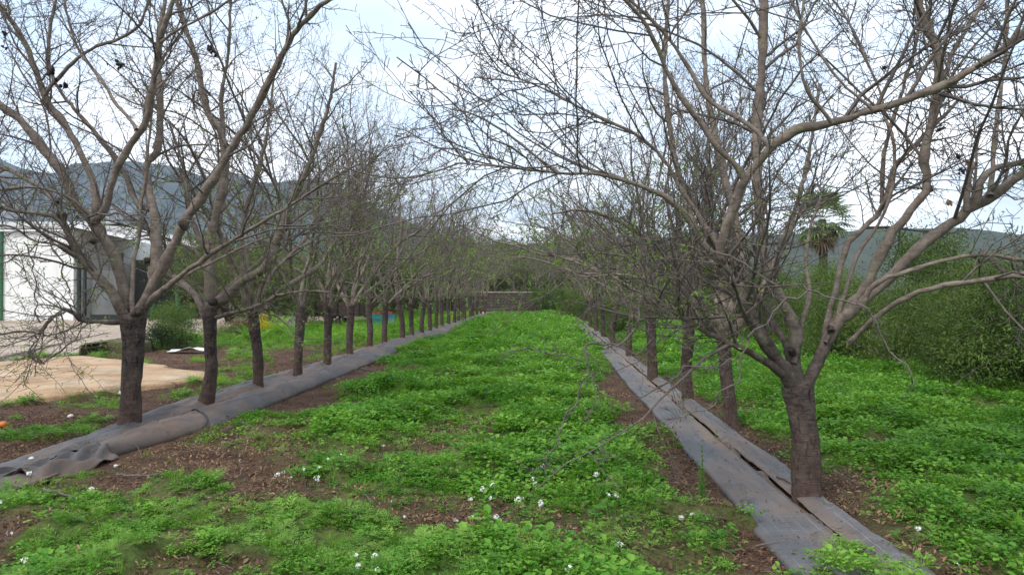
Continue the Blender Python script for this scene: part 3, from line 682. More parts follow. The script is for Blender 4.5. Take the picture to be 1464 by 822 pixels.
RB = [
 ([(1036, 490), (1030, 470), (1012, 452), (1000, 425), (975, 400), (950, 370), (915, 335), (870, 310), (830, 300), (790, 306)], (0, -.2, -.5), (17, 3)),
 ([(1032, 475), (1045, 445), (1055, 420), (1060, 380), (1052, 320), (1030, 230), (1010, 120), (1005, 20), (1004, 0)], (0, .3, .8), (17, 5)),
 ([(1026, 480), (1000, 452), (975, 420), (960, 402), (930, 372), (900, 350)], (.1, .5), (12, 4)),
 ([(1040, 480), (1062, 455), (1085, 425), (1110, 370), (1140, 290), (1160, 200), (1172, 120)], (0, .4, .6), (15, 4)),
 ([(1036, 470), (1034, 430), (1020, 380), (985, 300), (960, 200), (950, 100), (955, 0)], (.1, .4, .4), (14, 4)),
 ([(975, 400), (940, 380), (900, 368), (860, 362), (825, 362)], (-.35, -.6), (6, 2)),
 ([(1005, 440), (985, 425), (950, 395), (915, 388), (880, 385), (842, 380)], (-.2, -.7), (7, 2)),
]
hero('almond_tree', 'bare almond tree second from the near end of the right row, behind the large one', (1046, 616), [(1046, 615), (1042, 570), (1037, 520), (1034, 475)], [25, 19, 18, 18, 22], RB, 41, (7, 5, 4), 3000, t0=.34, lw=.88, extras=[((1036, 475), .9, .5, 3.6, .024), ((1036, 475), 2.2, .6, 3.2, .024)], group='almond trees in the right row', zml=3.2)

# ---- the rest of the two rows: six grown kinds, copied
def rowtrees():
    protos = []
    specs = [(101, (6, 4, 4), 3600, 6, True), (102, (6, 5, 4), 3800, 5, True), (103, (6, 4, 4), 3600, 6, True), (104, (6, 4, 4), 4200, 6, True), (105, (6, 5, 3), 4200, 5, True), (106, (6, 5, 3), 3220, 5, True)]
    left = [(368, 561), (425, 544), (467, 528), (500, 514), (527, 503), (549, 496), (570, 489), (587, 485), (600, 480), (613, 476.5), (621, 473), (630, 470), (639, 467), (649, 464.5), (654, 462), (659, 460.5), (663, 459), (669, 456.5), (674, 455), (679, 453), (685, 451), (691, 449)]
    right = [(985, 581), (933, 548), (900, 515), (876, 496), (862, 485), (852, 477), (845, 470), (838, 464.5), (833, 460), (829, 456), (825, 453), (822, 450)]
    items = []
    for i, (x, y) in enumerate(left):
        g = G(x, y); g[0] = -4.5+(g[0]+4.5)*.5 if i > 5 else g[0]
        items.append((g, i+3, 'left'))
    for i, (x, y) in enumerate(right):
        g = G(x, y); g[0] = 1.98+(g[0]-1.98)*.4 if i > 2 else g[0]
        items.append((g, i+3, 'right'))
    r = np.random.default_rng(5); used = {}; far_specs = [(111, (6, 4, 2), 3400, 5, True), (112, (5, 4, 2), 3400, 6, True), (113, (6, 4, 2), 3400, 5, True)]
    for n_, (g, k, side) in enumerate(items):
        far = g[1] > 27
        key = ('f', int(r.integers(3))) if far else ('n', n_ % 6)
        lab = f'bare almond tree {ORD[k-1]} from the near end of the {side} row on grey mat'
        grp = f'almond trees in the {side} row'
        if key not in used:
            s = (far_specs if far else specs)[key[1]]
            root = thing('almond_tree', lab, 'almond tree', (g[0], g[1], 0), grp)
            make_almond(root, s[0], s[1], s[2], s[3], s[4], minr=.0036 if far else .0028, kk=6 if far else 8)
            used[key] = root
        else:
            root = copy_tree(used[key]); root.location = (g[0], g[1], 0); root['label'] = lab; root['group'] = grp
            root.rotation_euler = (0, 0, r.random()*6.28); s_ = r.uniform(.92, 1.08); root.scale = (s_, s_, s_)
    return used
USED = rowtrees()

# ------------------------------------------------------------------ weed mats
def matmat(name, base, light, dust, grid, dr):
    m, t, b = newmat(name); p = geopos(t); s = t.nodes.new('ShaderNodeSeparateXYZ'); t.links.new(p, s.inputs[0])
    c = ramp(t, noise(t, 1.3, 5, .6, p), [(.3, base), (.7, light)])
    if grid:
        for ax, per, wdt, dist in (('X', .083, .05, .012), ('Y', .30, .018, .02)):
            nz = noise(t, 3, 2, .5, p)
            v = mth(t, 'ADD', s.outputs[ax], mth(t, 'MULTIPLY', nz, dist)); v = mth(t, 'FRACT', mth(t, 'DIVIDE', v, per))
            ln = mth(t, 'LESS_THAN', v, wdt); ln = mth(t, 'MULTIPLY', ln, ramp(t, noise(t, 1.1, 3, .6, p), [(.42, 0.0), (.6, .5)]))
            c = mixc_(t, ln, c, (.30, .31, .33))
        wv = noise(t, 260, 1, .5, p); c = mixc_(t, .35, c, ramp(t, wv, [(.3, .35), (.7, .65)]), 'OVERLAY')
    d = ramp(t, noise(t, 2.1, 6, .65, coords(t, 'Object', (1, .35, 1))), [(dr[0], 0.0), (dr[1], .85)])
    d2 = mth(t, 'MAXIMUM', d, mth(t, 'MULTIPLY', attr(t, 'tint'), ramp(t, noise(t, 5, 5, .7, p), [(.25, .3), (.6, .95)])))
    c = mixc_(t, d2, c, dust)
    sp = ramp(t, noise(t, 60, 3, .7, p), [(.68, 0.0), (.74, .6)]); c = mixc_(t, sp, c, (.06, .035, .022)); st_ = ramp(t, noise(t, 4.5, 6, .7, p), [(.30, .7), (.42, 0.0)]); c = mixc_(t, st_, c, (.040, .036, .036))
    t.links.new(c, b.inputs['Base Color']); b.inputs['Roughness'].default_value = .62; b.inputs['Specular IOR Level'].default_value = .35
    bump(t, b, mth(t, 'ADD', noise(t, 5, 5, .55, p, .8), mth(t, 'MULTIPLY', noise(t, 80, 3, .6, p), .25)), .45, .03); return m
M['mat_l'] = matmat('plastic_sheet', (.055, .056, .061), (.108, .107, .111), (.175, .118, .086), False, (.42, .68))
M['mat_r'] = matmat('woven_weed_mat', (.062, .065, .072), (.135, .136, .142), (.205, .145, .105), True, (.46, .74))

def strip(name, root, y0, y1, prof, m, seed, dy=.06, nu=30, thick=.006, wave=1.0, endfade=0.0, bury=None):
    """sheet laid along the row; prof(u, y) -> x, z, dust"""
    ys = [y0]; 
    while ys[-1] < y1: ys.append(ys[-1]+dy*(1 if ys[-1] < 14 else 1+(ys[-1]-14)*.15))
    ys = np.array(ys); u = np.linspace(0, 1, nu); U, Yy = np.meshgrid(u, ys)
    x, z, du = prof(U, Yy)
    ragged = (fbm(U*3, np.zeros_like(U)+seed, seed, 3)-.5)*.35
    y = Yy.copy(); y[0] += ragged[0]; y[1] += ragged[1]*.9; y[2] += ragged[2]*.7
    V = np.stack([x, y, z], -1).reshape(-1, 3); n = len(ys); ii = np.arange(n*nu).reshape(n, nu)
    Q = np.stack([ii[:-1, :-1], ii[:-1, 1:], ii[1:, 1:], ii[1:, :-1]], -1).reshape(-1, 4)
    o = link(name, mesh(name, V, Q, mats=m, smooth=True, tint=du.ravel()), root)
    sm = o.modifiers.new('solid', 'SOLIDIFY'); sm.thickness = thick; sm.offset = 1
    return o
def wob(y, s, a=.06, f=.9): return (fbm(y*f, y*0+s, s, 3)-.5)*2*a
# left: a sheet bulging over a low ridge in front of the trunks, a narrower one behind, both tucked under at the trunks
def crease(u, y, s):
    a_ = np.abs(fbm(y*1.6+u*2.5, u*2.2-y*.5, s, 3)-.5)*2; b_ = np.abs(vnoise(y*2.9-u*4, u*3+y, s+5)-.5)*2
    return (np.clip(.14-a_, 0, 1)*.30+np.clip(.2-b_, 0, 1)*.10)*np.sin(np.clip(u, 0, 1)*np.pi)**.5
def gl(x, y): return (fbm(x*.8, y*.8, 21, 3)-.5)*.05
def front_l(u, y):
    e0 = TL1+.02-.34*sst(8.6, 6.2, y)+wob(y, 3, .05); e1 = -4.47+wob(y, 5, .03, 1.4)
    x = e0+(e1-e0)*u
    h = .155*np.clip(1-((u-.42)/.43)**2, 0, 1)**.75+.05*u
    h = h*(.75+.5*fbm(y*.7, u*2, 6, 3))
    fold = (vnoise(y*.9+u*2.3, u*5, 8)-.5)*.035*np.sin(u*np.pi)+(vnoise(y*3.4-u*1.5, u*3, 18)-.5)*.022*np.sin(u*np.pi)
    x = x+(.03*np.sin(np.clip(u*8, 0, np.pi)))
    seam = np.abs(((y+.45*u+2.0*vnoise(y*.3, y*0, 4)) % 2.7)-.1) < .05
    lowr = .80+.2*sst(6.6, 9.0, y); return x, gl(x, y)+(h+fold)*lowr+crease(u, y, 13)*.35+seam*.008-.02*(u < .02), np.clip(sst(.55, .85, u)*.9+sst(.1, 0, u)*.3, 0, 1)
def back_l(u, y):
    e0 = -4.40+.30*sst(7.6, 6.2, y)+wob(y, 15, .04, 1.3); e1 = TL0-.02+wob(y, 13, .07)
    x = e0+(e1-e0)*u
    h = .045+.085*np.clip(1-((u-.45)/.5)**2, 0, 1)-.06*sst(.75, 1, u)
    fold = (vnoise(y*1.1-u*3, u*4, 28)-.5)*.07*np.sin(np.clip(u*1.1, 0, 1)*np.pi)+(vnoise(y*4, u*5, 38)-.5)*.02*np.sin(u*np.pi)
    lowr = .45+.55*sst(6.6, 9.5, y); return x, gl(x, y)+(h+fold)*lowr+crease(u, y, 19)*.4+.012, np.clip(sst(.35, .05, u)*.9, 0, 1)
lm = thing('weed_mat', 'long grey plastic weed mat bulging along the foot of the left tree row', 'weed mat')
strip('front_sheet', lm, 6.45, 54, front_l, M['mat_l'], 3)
strip('back_sheet', lm, 4.6, 53, back_l, M['mat_l'], 9)
# crumpled near end of the front sheet, rolled and torn open
def crumple(u, y):
    k = np.clip((6.75-y)/.95, 0, 1)
    x = -3.99-.03*k-.50*u-.08*k*np.sin(u*4)
    h = .02+.12*np.sin(np.clip(u*1.2, 0, 1)*np.pi)*(1-.5*k)+.05*sst(.7, 1, u)+.055*np.sin(u*15+y*6)*(.25+.5*k)+.03*np.sin(u*31-y*13)*(vnoise(y*3, u*4, 2))+.05*(vnoise(y*6, u*5, 12)-.5)+.03*k*sst(.35, .75, u)*sst(1.0, .8, u)
    return x+.06*np.sin(y*7+u*3)*k, np.maximum(gl(x, y)+h, .004+gl(x, y)), np.clip(.2+.6*sst(.5, .9, u), 0, 1)
strip('crumpled_end', lm, 5.75, 6.75, crumple, M['mat_l'], 17, dy=.03, nu=44)
# black hose crossing the left mat
def hose(pts, rad, name, label, cat, m):
    p, L = resample(pts, .03); V, Q = tubes(p[None], np.full((1, len(p)), rad), 8); n = len(V)
    o = link(name, mesh(name, V, Q, mats=m, smooth=True)); return tag(o, label, cat)
M['black'] = simple('black_rubber', (.014, .014, .015), .5, .3, 20)
hp = []
for k in range(9):
    q = G(268+44*k/8, 600+15*(k/8)**1.5); u_ = (TL1+.02-q[0])/(.74); z = front_l(np.array([[np.clip(.78-.78*k/8, 0.02, .9)]]), np.array([[q[1]]]))
    hp.append((float(z[0][0, 0]), float(q[1])-.12, float(z[1][0, 0])+.013))
hose(hp, .012, 'irrigation_hose', 'short black irrigation hose lying across the left weed mat', 'hose', M['black'])
# right: flat woven strip, a narrow strip along the outer side, and a dark wrinkled lap between
def gr(x, y): return (fbm(x*.8, y*.8, 21, 3)-.5)*.05
def main_r(u, y):
    e0 = TR0-.05+wob(y, 23, .05, .7)+.06*sst(12, 19, y); e1 = 1.775+wob(y, 25, .02)
    x = e0+(e1-e0)*u
    lap = np.abs(((y+.25*u+.9*vnoise(y*.4, y*0, 64)) % 1.9)-.1) < .035
    h = .026+.02*np.sin(u*np.pi)+.016*(fbm(y*1.6, u*2, 66, 3)-.5)*4*np.sin(np.clip(u+.1, 0, 1)*np.pi)*.5+lap*.006+.035*sst(.80, 1, u)*(.5+vnoise(y*.7, u*0, 71))+crease(u, y, 3)*.25
    return x, gr(x, y)+h-.03*(u < .02), np.clip(sst(.5, .95, u)*.75*vnoise(y*.5, y*0, 93)*1.6, 0, 1)
def side_r(u, y):
    e0 = 1.825+wob(y, 25, .02)+wob(y, 35, .015); e1 = TR1+.03+wob(y, 33, .05)
    x = e0+(e1-e0)*u
    h = .055+.045*np.sin(np.clip(u*1.1, 0, 1)*np.pi)-.035*sst(.7, 1, u)+(vnoise(y*1.3+u*2, u*2, 48)-.5)*.05*sst(0, .3, u)+(vnoise(y*9, u*4, 58)-.5)*.012+crease(u, y, 7)*.35
    return x, gr(x, y)+h, np.clip(.15+sst(.4, 0, u)*.7, 0, 1)
rm = thing('weed_mat', 'flat dusty grey woven weed mat beside the right tree row', 'weed mat')
strip('main_strip', rm, 3.9, 50, main_r, M['mat_r'], 43)
strip('side_strip', rm, 3.9, 50, side_r, M['mat_r'], 45)
def pucker(u, y):
    k = sst(.5, .8, fbm(y*.8, y*0, 15, 3)); x = 1.785+.05*u+.02*(vnoise(y*7, u*2, 5)-.5); h = .012+.01*np.sin(u*np.pi)+k*.10*(vnoise(y*8, u*6, 15)-.3)+k*.03*np.sin(y*21+u*9)
    return x, gr(x, y)+h, np.ones_like(u)*.8
strip('puckered_lap', rm, 4.1, 20, pucker, M['mat_r'], 47, dy=.03, nu=9)

# ------------------------------------------------------------------ ground plants
PROTO = bpy.data.collections.new('plant_kinds')       # source meshes, not linked to the scene
def proto(name, me):
    o = bpy.data.objects.new(name, me); PROTO.objects.link(o); return o
def rotv(v, yaw, pitch):
    c, s = math.cos(pitch), math.sin(pitch); x, y, z = v[..., 0], v[..., 1]*c-v[..., 2]*s, v[..., 1]*s+v[..., 2]*c
    c, s = math.cos(yaw), math.sin(yaw); return np.stack([x*c-y*s, x*s+y*c, z], -1)
def leaf_shape(L, W, lobes=0, n=5, cup=.12, wave=0.0):
    """outline leaf as a fan of quads along a midrib: (2n+1.. verts)"""
    u = np.linspace(0, 1, n); w = W*np.sin(np.pi*np.clip(u*.86+.10, 0, 1))**.7
    if lobes: w = w*(1+.35*np.sin(u*np.pi*2*lobes))
    w[-1] *= .12
    V = []
    for k in range(n):
        z = cup*L*(-(u[k]-.4)**2+.16); e = wave*L*math.sin(k*2.2)
        V += [(-w[k]/2, u[k]*L, z+cup*w[k]+e), (0, u[k]*L, z), (w[k]/2, u[k]*L, z+cup*w[k]-e)]
    Q = []
    for k in range(n-1):
        a = k*3; Q += [(a, a+1, a+4, a+3), (a+1, a+2, a+5, a+4)]
    return np.array(V), np.array(Q)
def clump(r, nleaf, rad, hgt, L, W, lobes=0, n=4, pitch=(-.2, .9), stem=True, droop=.3, three=False):
    Vs = []; Qs = []; tn = []; o = 0
    for k in range(nleaf):
        a = r.random()*6.28; q = rad*math.sqrt(r.random()); h = hgt*r.uniform(.35, 1)*(1-.55*(q/rad)**2)
        c = np.array([q*math.cos(a), q*math.sin(a), h]); ya = a-math.pi/2+r.normal()*.9
        for j in range(3 if three else 1):
            s_ = r.uniform(.65, 1.2); V, Q = leaf_shape(L*s_, W*s_, lobes, n, .15, .04)
            V = rotv(V, ya+j*2.09, r.uniform(*pitch)-droop*.3)+c; Vs.append(V); Qs.append(Q+o); o += len(V); tn += [r.random()]*len(V)
        if stem:
            b = np.array([c[0]*.35, c[1]*.35, 0]); w = np.array([-math.sin(a), math.cos(a), 0])*.0016
            V = np.array([b-w, b+w, c+w*.7, c-w*.7]); Vs.append(V); Qs.append(np.array([[0, 1, 2, 3]])+o); o += 4; tn += [.8]*4
    return np.concatenate(Vs), np.concatenate(Qs), np.array(tn)
def feather(r, nst, hgt, spread):
    """sprawling weed with finely divided leaves"""
    Vs = []; Qs = []; o = 0; tn = []
    for k in range(nst):
        a = r.random()*6.28; L = hgt*r.uniform(.6, 1.2); d = unit(np.array([math.cos(a)*spread, math.sin(a)*spread, r.uniform(.35, 1)])); p = np.zeros(3); side = unit(np.cross(d, [0, 0, 1])); t_ = r.random()
        for j in range(7):
            q = p+d*L/7; d = unit(d+np.array([0, 0, -.10])+r.normal(size=3)*.06)
            for sg in (-1, 1):
                l = L*.30*math.sin((j+1.2)/8.5*math.pi); e = unit(side*sg+d*.7+r.normal(size=3)*.2); w = d*l*.16
                V = np.array([q, q+e*l*.5+w, q+e*l, q+e*l*.5-w]); Vs.append(V); Qs.append(np.array([[0, 1, 2, 3]])+o); o += 4; tn += [t_]*4
            w = side*.0015; V = np.array([p-w, p+w, q+w, q-w]); Vs.append(V); Qs.append(np.array([[0, 1, 2, 3]])+o); o += 4; tn += [.6]*4
            p = q
    return np.concatenate(Vs), np.concatenate(Qs), np.array(tn)
def tuft(r, nb, hgt, w0, lean=.5):
    Vs = []; Qs = []; o = 0; tn = []
    for k in range(nb):
        a = r.random()*6.28; L = hgt*r.uniform(.5, 1.2); le = lean*r.uniform(.2, 1.2); b = np.array([math.cos(a), math.sin(a), 0]); p0 = b*.02*r.random()*3; s = np.array([-b[1], b[0], 0]); t_ = r.random()
        for j in range(4):
            u = j/3; c = p0+b*L*le*u**1.7+np.array([0, 0, L*(u-.25*le*u*u)]); w = s*w0*(1-u*.92)/2; Vs.append(np.array([c-w, c+w])); tn += [t_]*2
            if j: Qs.append(np.array([[o-2, o-1, o+1, o]]))
            o += 2
    return np.concatenate(Vs), np.concatenate(Qs), np.array(tn)
r = np.random.default_rng(77)
KIND = {}
def addk(key, lst, m):
    for V, Q, tn in lst:
        KIND.setdefault(key, []).append(proto(f'{key}_{len(KIND.get(key, [])):02d}', mesh(key, V, Q, mats=m, tint=tn)))
addk('clover', [clump(r, 40, .13, .085, .0175, .0185, 0, 4, (-.35, .75), True, .2, True) for _ in range(4)], M['clover'])
addk('mallow', [clump(r, 26, .15, .115, .040, .038, 2, 5, (-.3, .8)) for _ in range(4)], M['mallow'])
addk('weed', [feather(r, 13, .15, .9) for _ in range(4)], M['weed'])
addk('grass', [tuft(r, 26, .15, .0045, .8) for _ in range(4)], M['grass'])
addk('broad', [clump(r, 15, .14, .15, .080, .050, 3, 7, (-.1, .9), True, .4) for _ in range(3)], M['mallow'])
addk('litter', [clump(r, 3, .05, .012, .030, .014, 0, 4, (-.3, .6), False) for _ in range(3)]+[clump(r, 3, .06, .015, .036, .010, 0, 5, (-.2, .7), False) for _ in range(2)], M['litter'])
def stick(r):
    L = r.uniform(.08, .28); p, rad = grow_limb(np.array([0, 0, .012]), np.array([1, 0, .05]), L, .004, .0015, r, upb=0, wob=.12, step=.03); V, Q = tubes(p[None], rad[None], 4); return V, Q, np.full(len(V), .5)
addk('stick', [stick(r) for _ in range(3)], M['deadtwig'])

def scatter_obj(name, keys, X, Y, Zz, idx, scl, rot, kind='stuff', parent=None):
    """a cloud of points instanced with the plants of KIND[key]; idx picks the plant"""
    lib = bpy.data.collections.new(name+'_kinds')
    names = []
    for k in keys:
        for o in KIND[k]: lib.objects.link(o); names.append(o.name)
    order = sorted(range(len(names)), key=lambda i: names[i]); inv = np.zeros(len(names), int)
    for pos_, i in enumerate(order): inv[i] = pos_
    me = bpy.data.meshes.new(name); me.vertices.add(len(X)); me.vertices.foreach_set('co', np.stack([X, Y, Zz], 1).astype(np.float32).ravel())
    a = me.attributes.new('idx', 'INT', 'POINT'); a.data.foreach_set('value', inv[idx].astype(np.int32))
    a = me.attributes.new('scl', 'FLOAT', 'POINT'); a.data.foreach_set('value', scl.astype(np.float32))
    a = me.attributes.new('rot', 'FLOAT_VECTOR', 'POINT'); a.data.foreach_set('vector', rot.astype(np.float32).ravel())
    me.update(); o = link(name, me, parent, kind)
    ng = bpy.data.node_groups.new(name, 'GeometryNodeTree'); ng.interface.new_socket('Geometry', in_out='INPUT', socket_type='NodeSocketGeometry'); ng.interface.new_socket('Geometry', in_out='OUTPUT', socket_type='NodeSocketGeometry')
    gi = ng.nodes.new('NodeGroupInput'); go = ng.nodes.new('NodeGroupOutput'); ip = ng.nodes.new('GeometryNodeInstanceOnPoints'); ci = ng.nodes.new('GeometryNodeCollectionInfo')
    ci.inputs['Collection'].default_value = lib; ci.inputs['Separate Children'].default_value = True; ci.inputs['Reset Children'].default_value = True
    ip.inputs['Pick Instance'].default_value = True
    def na(n, ty):
        q = ng.nodes.new('GeometryNodeInputNamedAttribute'); q.data_type = ty; q.inputs['Name'].default_value = n; return q.outputs['Attribute']
    m2p = ng.nodes.new('GeometryNodeMeshToPoints')
    ng.links.new(gi.outputs[0], m2p.inputs['Mesh']); ng.links.new(m2p.outputs[0], ip.inputs['Points']); ng.links.new(ci.outputs[0], ip.inputs['Instance'])
    ng.links.new(na('idx', 'INT'), ip.inputs['Instance Index']); ng.links.new(na('rot', 'FLOAT_VECTOR'), ip.inputs['Rotation']); ng.links.new(na('scl', 'FLOAT'), ip.inputs['Scale'])
    ng.links.new(ip.outputs[0], go.inputs[0])
    md = o.modifiers.new('scatter', 'NODES'); md.node_group = ng
    return o
def field(y0, y1, dens, r, xr=None, margin=1.6):
    """random spots on the ground in the visible wedge"""
    out = []
    ys = np.linspace(y0, y1, 40)
    for a, b_ in zip(ys[:-1], ys[1:]):
        hw0 = -(732+48)/F*b_-margin; hw1 = (732-48)/F*b_+margin
        hw0 = max(hw0, -22); hw1 = min(hw1, 11)
        n = int((b_-a)*(hw1-hw0)*dens); out.append(np.stack([r.uniform(hw0, hw1, n), r.uniform(a, b_, n)], 1))
    return np.concatenate(out)
r = np.random.default_rng(99)
CL = []
for (y0, y1, dens, sc_) in ((2.3, 6, 150, .85), (6, 10, 130, .95), (10, 17, 75, 1.25), (17, 28, 34, 1.8), (28, 64, 15, 2.6)):
    p = field(y0, y1, dens, r); CL.append(np.c_[p, np.full(len(p), sc_)])
p = np.concatenate(CL); x, y, s0 = p.T
c = cover(x, y); keep = r.random(len(x)) < np.clip(c*1.15-.06, 0, 1); x, y, s0, c = x[keep], y[keep], s0[keep], c[keep]
z = gz(x, y)+np.where((x > TR0) & (x < TR1) & (y > 3.9) & (y < 5), .05, 0)
kn = fbm(x*.55+9, y*.55, 55, 3)+r.normal(size=len(x))*.05
near = y < 5.6
leftfront = (x < -.6) & (y < 7.5)
rightside = x > 2.0
kind_ = np.where(kn < .50, 0, 1)                                # clover / mallow
kind_ = np.where(rightside & (r.random(len(x)) < .55), 1, kind_)
kind_ = np.where((leftfront | (x < -4.6)) & (r.random(len(x)) < .40), 2, kind_)
kind_ = np.where(leftfront & (r.random(len(x)) < .25), 3, kind_)
kind_ = np.where(near & (r.random(len(x)) < .22), 2, kind_)
kind_ = np.where(r.random(len(x)) < np.where(y > 9, .30, .10), 3, kind_)
kind_ = np.where((x < -5) & (y > 12) & (r.random(len(x)) < .6), 3, kind_)
idx = kind_*4+r.integers(0, 4, len(x))
scl = s0*r.uniform(.65, 1.25, len(x))*(.55+.5*c)
scl = np.where(kind_ == 1, scl*r.uniform(.62, 1.18, len(x)), scl); scl = np.where(kind_ == 3, scl*.9, scl); scl = np.where((x > TR0-.1) & (x < TR1+.1) & (y < 5), scl*.75, scl)
rot = np.stack([r.normal(size=len(x))*.12, r.normal(size=len(x))*.12, r.uniform(0, 6.28, len(x))], 1)
scatter_obj('ground_weeds', ['clover', 'mallow', 'weed', 'grass'], x, y, z-.01, idx, scl, rot)
# dead leaves and bits of stick on the bare soil
p = np.concatenate([field(2.3, 9, 520, r), field(9, 24, 130, r)]); x, y = p.T; c = cover(x, y)
bare = (c < .5) & ~inpoly(YARD, x, y) & ~inpoly(SLAB, x, y) & (r.random(len(x)) < .9*(.25+fbm(x*1.3, y*1.3, 61, 3))) & ~((x > TL0) & (x < TL1) & (y > 6)) & ~((x > TR0-.03) & (x < TR1+.02) & (y > 3.9))
x, y = x[bare], y[bare]; n = len(x)
idx = np.where(r.random(n) < .06, 5+r.integers(0, 3, n), r.integers(0, 5, n))
scatter_obj('leaf_litter', ['litter', 'stick'], x, y, gz(x, y)+.003, idx, r.uniform(.5, 1.3, n), np.stack([r.normal(size=n)*.3, r.normal(size=n)*.3, r.uniform(0, 6.28, n)], 1))
# a little litter on the mats
n = 340; y = 4.2+14*r.random(n)**1.6; x = r.uniform(TR0+.05, TR1-.05, n)
u_ = np.clip((x-TR0)/(1.8-TR0), 0, 1); z = np.where(x < 1.78, main_r(u_, y)[1], side_r(np.clip((x-1.78)/.28, 0, 1), y)[1])+.012
scatter_obj('leaf_litter_on_mat', ['litter', 'stick'], x, y, z, np.where(r.random(n) < .12, 5, r.integers(0, 5, n)), r.uniform(.35, .8, n), np.stack([r.normal(size=n)*.2, r.normal(size=n)*.2, r.uniform(0, 6.28, n)], 1))

# ------------------------------------------------------------------ leafy trees and bushes
def bushmesh(r, h, rad, nclump, per, leafL, elong, zlow=.0, droop=.3, shape=1.0, cs=.30, lo=.35):
    """leaves gathered in clumps through an uneven crown volume"""
    C = []
    lobes = [(r.normal(size=3)*np.array([rad*.42, rad*.42, h*.13])+np.array([0, 0, h*(zlow+(1-zlow)*r.uniform(lo, .72))]), r.uniform(.45, .75)) for _ in range(8)]
    while len(C) < nclump:
        lc, ls = lobes[r.integers(len(lobes))]
        v = unit(r.normal(size=3))*r.random()**.33*np.array([rad, rad, h*(1-zlow)*.5])*ls; p = lc+v
        if h*zlow*.5 < p[2] < h*1.05 and vnoise(p[0]*1.9+7, p[1]*1.9+p[2]*2.3, 3) > .30: C.append(p)
    C = np.array(C); sz = r.uniform(.5, 1.3, len(C))*cs
    pts = np.repeat(C, per, 0)+r.normal(size=(len(C)*per, 3))*np.repeat(sz, per)[:, None]*np.array([.5, .5, .42])
    pts = pts[pts[:, 2] > .03]
    V, T, tn = leafcards(pts, r, leafL, elong, droop)
    cl = np.repeat(r.random(nclump), per)[:len(pts)] if len(pts) == nclump*per else r.random(len(pts))
    return V, T, tn*.6+np.repeat(cl, 4)*.4, C
def woody(r, C, h, zb, rad, n, tr, k=6):
    """trunk and limbs reaching for the clumps C"""
    limbs = []
    for i in range(n):
        c = C[r.integers(len(C))]; st = np.array([r.normal()*tr*.3, r.normal()*tr*.3, zb]); L = np.linalg.norm(c-st)
        limbs.append(grow_limb(st, c-st, L*.95, tr*r.uniform(.35, .6), .008, r, upb=.05, step=.18))
    return limbs
def make_bush(name, label, cat, r, h, rad, nclump, per, leafL, elong, m, loc, group=None, zlow=.1, trunk=.05, nl=8, **kw):
    root = thing(name, label, cat, loc, group)
    V, T, tn, C = bushmesh(r, h, rad, nclump, per, leafL, elong, zlow, **kw)
    kid(root, link('crown', mesh('crown', V, tris=T, mats=m, tint=tn), root, 'stuff'))
    zb = max(.12, h*zlow*.8)
    tm = trunkmesh('trunk', [(0, 0, -.08), (r.normal()*.02, r.normal()*.02, zb*.5), (0, 0, zb+.03)], [trunk, trunk*.85, trunk*.8], r, M['trunk'], 1.3, 9)
    kid(root, link('trunk', tm, root))
    parts = []
    for p, q in woody(r, C, h, zb, rad, nl, trunk): parts.append(tubes(p[None], q[None], 5))
    V, Q = join(parts); kid(root, link('limbs', mesh('limbs', V, Q, mats=M['limb'], smooth=True), root, 'stuff'))
    return root
def place(src, loc, rz, s, label, group=None):
    o = copy_tree(src); o.location = loc; o.rotation_euler = (0, 0, rz); o.scale = (s, s, s); o['label'] = label
    if group: o['group'] = group
    elif 'group' in o: del o['group']
    return o
r = np.random.default_rng(303)
# green bushy trees along the right edge of the field
hed = []
HG = 'green bushy trees along the right field edge'
yy = 7.2; k = 0
while yy < 62:
    x = 7.6+r.normal()*.35+(.3 if yy < 11 else 0)
    lab = f'dark green bushy tree, {ORD[k]} along the right field edge' if k else 'dark green bushy tree nearest the camera along the right field edge'
    s = r.uniform(.66, 1.02)*(1.0 if yy < 20 else 1.05)
    if k < 4:
        hed.append(make_bush('bushy_tree', lab, 'bushy tree', r, 2.55+.15*(k % 2), 1.5, 380, 46, .085, .30, M['hedge'] if k % 2 == 0 else M['hedge2'], (x, yy, 0), HG, .02, .07, 16, droop=.5, cs=.34, lo=.10))
    else: place(hed[int(r.integers(4))], (x, yy, 0), r.random()*6.28, s, lab, HG)
    yy += 2.0+r.uniform(-.2, .4)+(.6 if yy > 25 else 0); k += 1
# paler, taller trees behind them
pal = []
PG = 'pale green trees behind the right field edge'
for k in range(17):
    yy = 11+k*2.9+r.normal()*.5; x = 11.5+r.uniform(-.6, 3.2)+.05*yy
    if k < 3: pal.append(make_bush('pale_tree', 'yellow-green leafy tree behind the dark bushes on the right', 'tree', r, 2.9, 1.7, 300, 34, .12, .28, M['hedge2'], (x, yy, 0), PG, .15, .09, 14, droop=.4, cs=.42))
    else: place(pal[k % 3], (x, yy, 0), r.random()*6.28, r.uniform(.70, 1.0), 'yellow-green leafy tree behind the dark bushes on the right', PG)
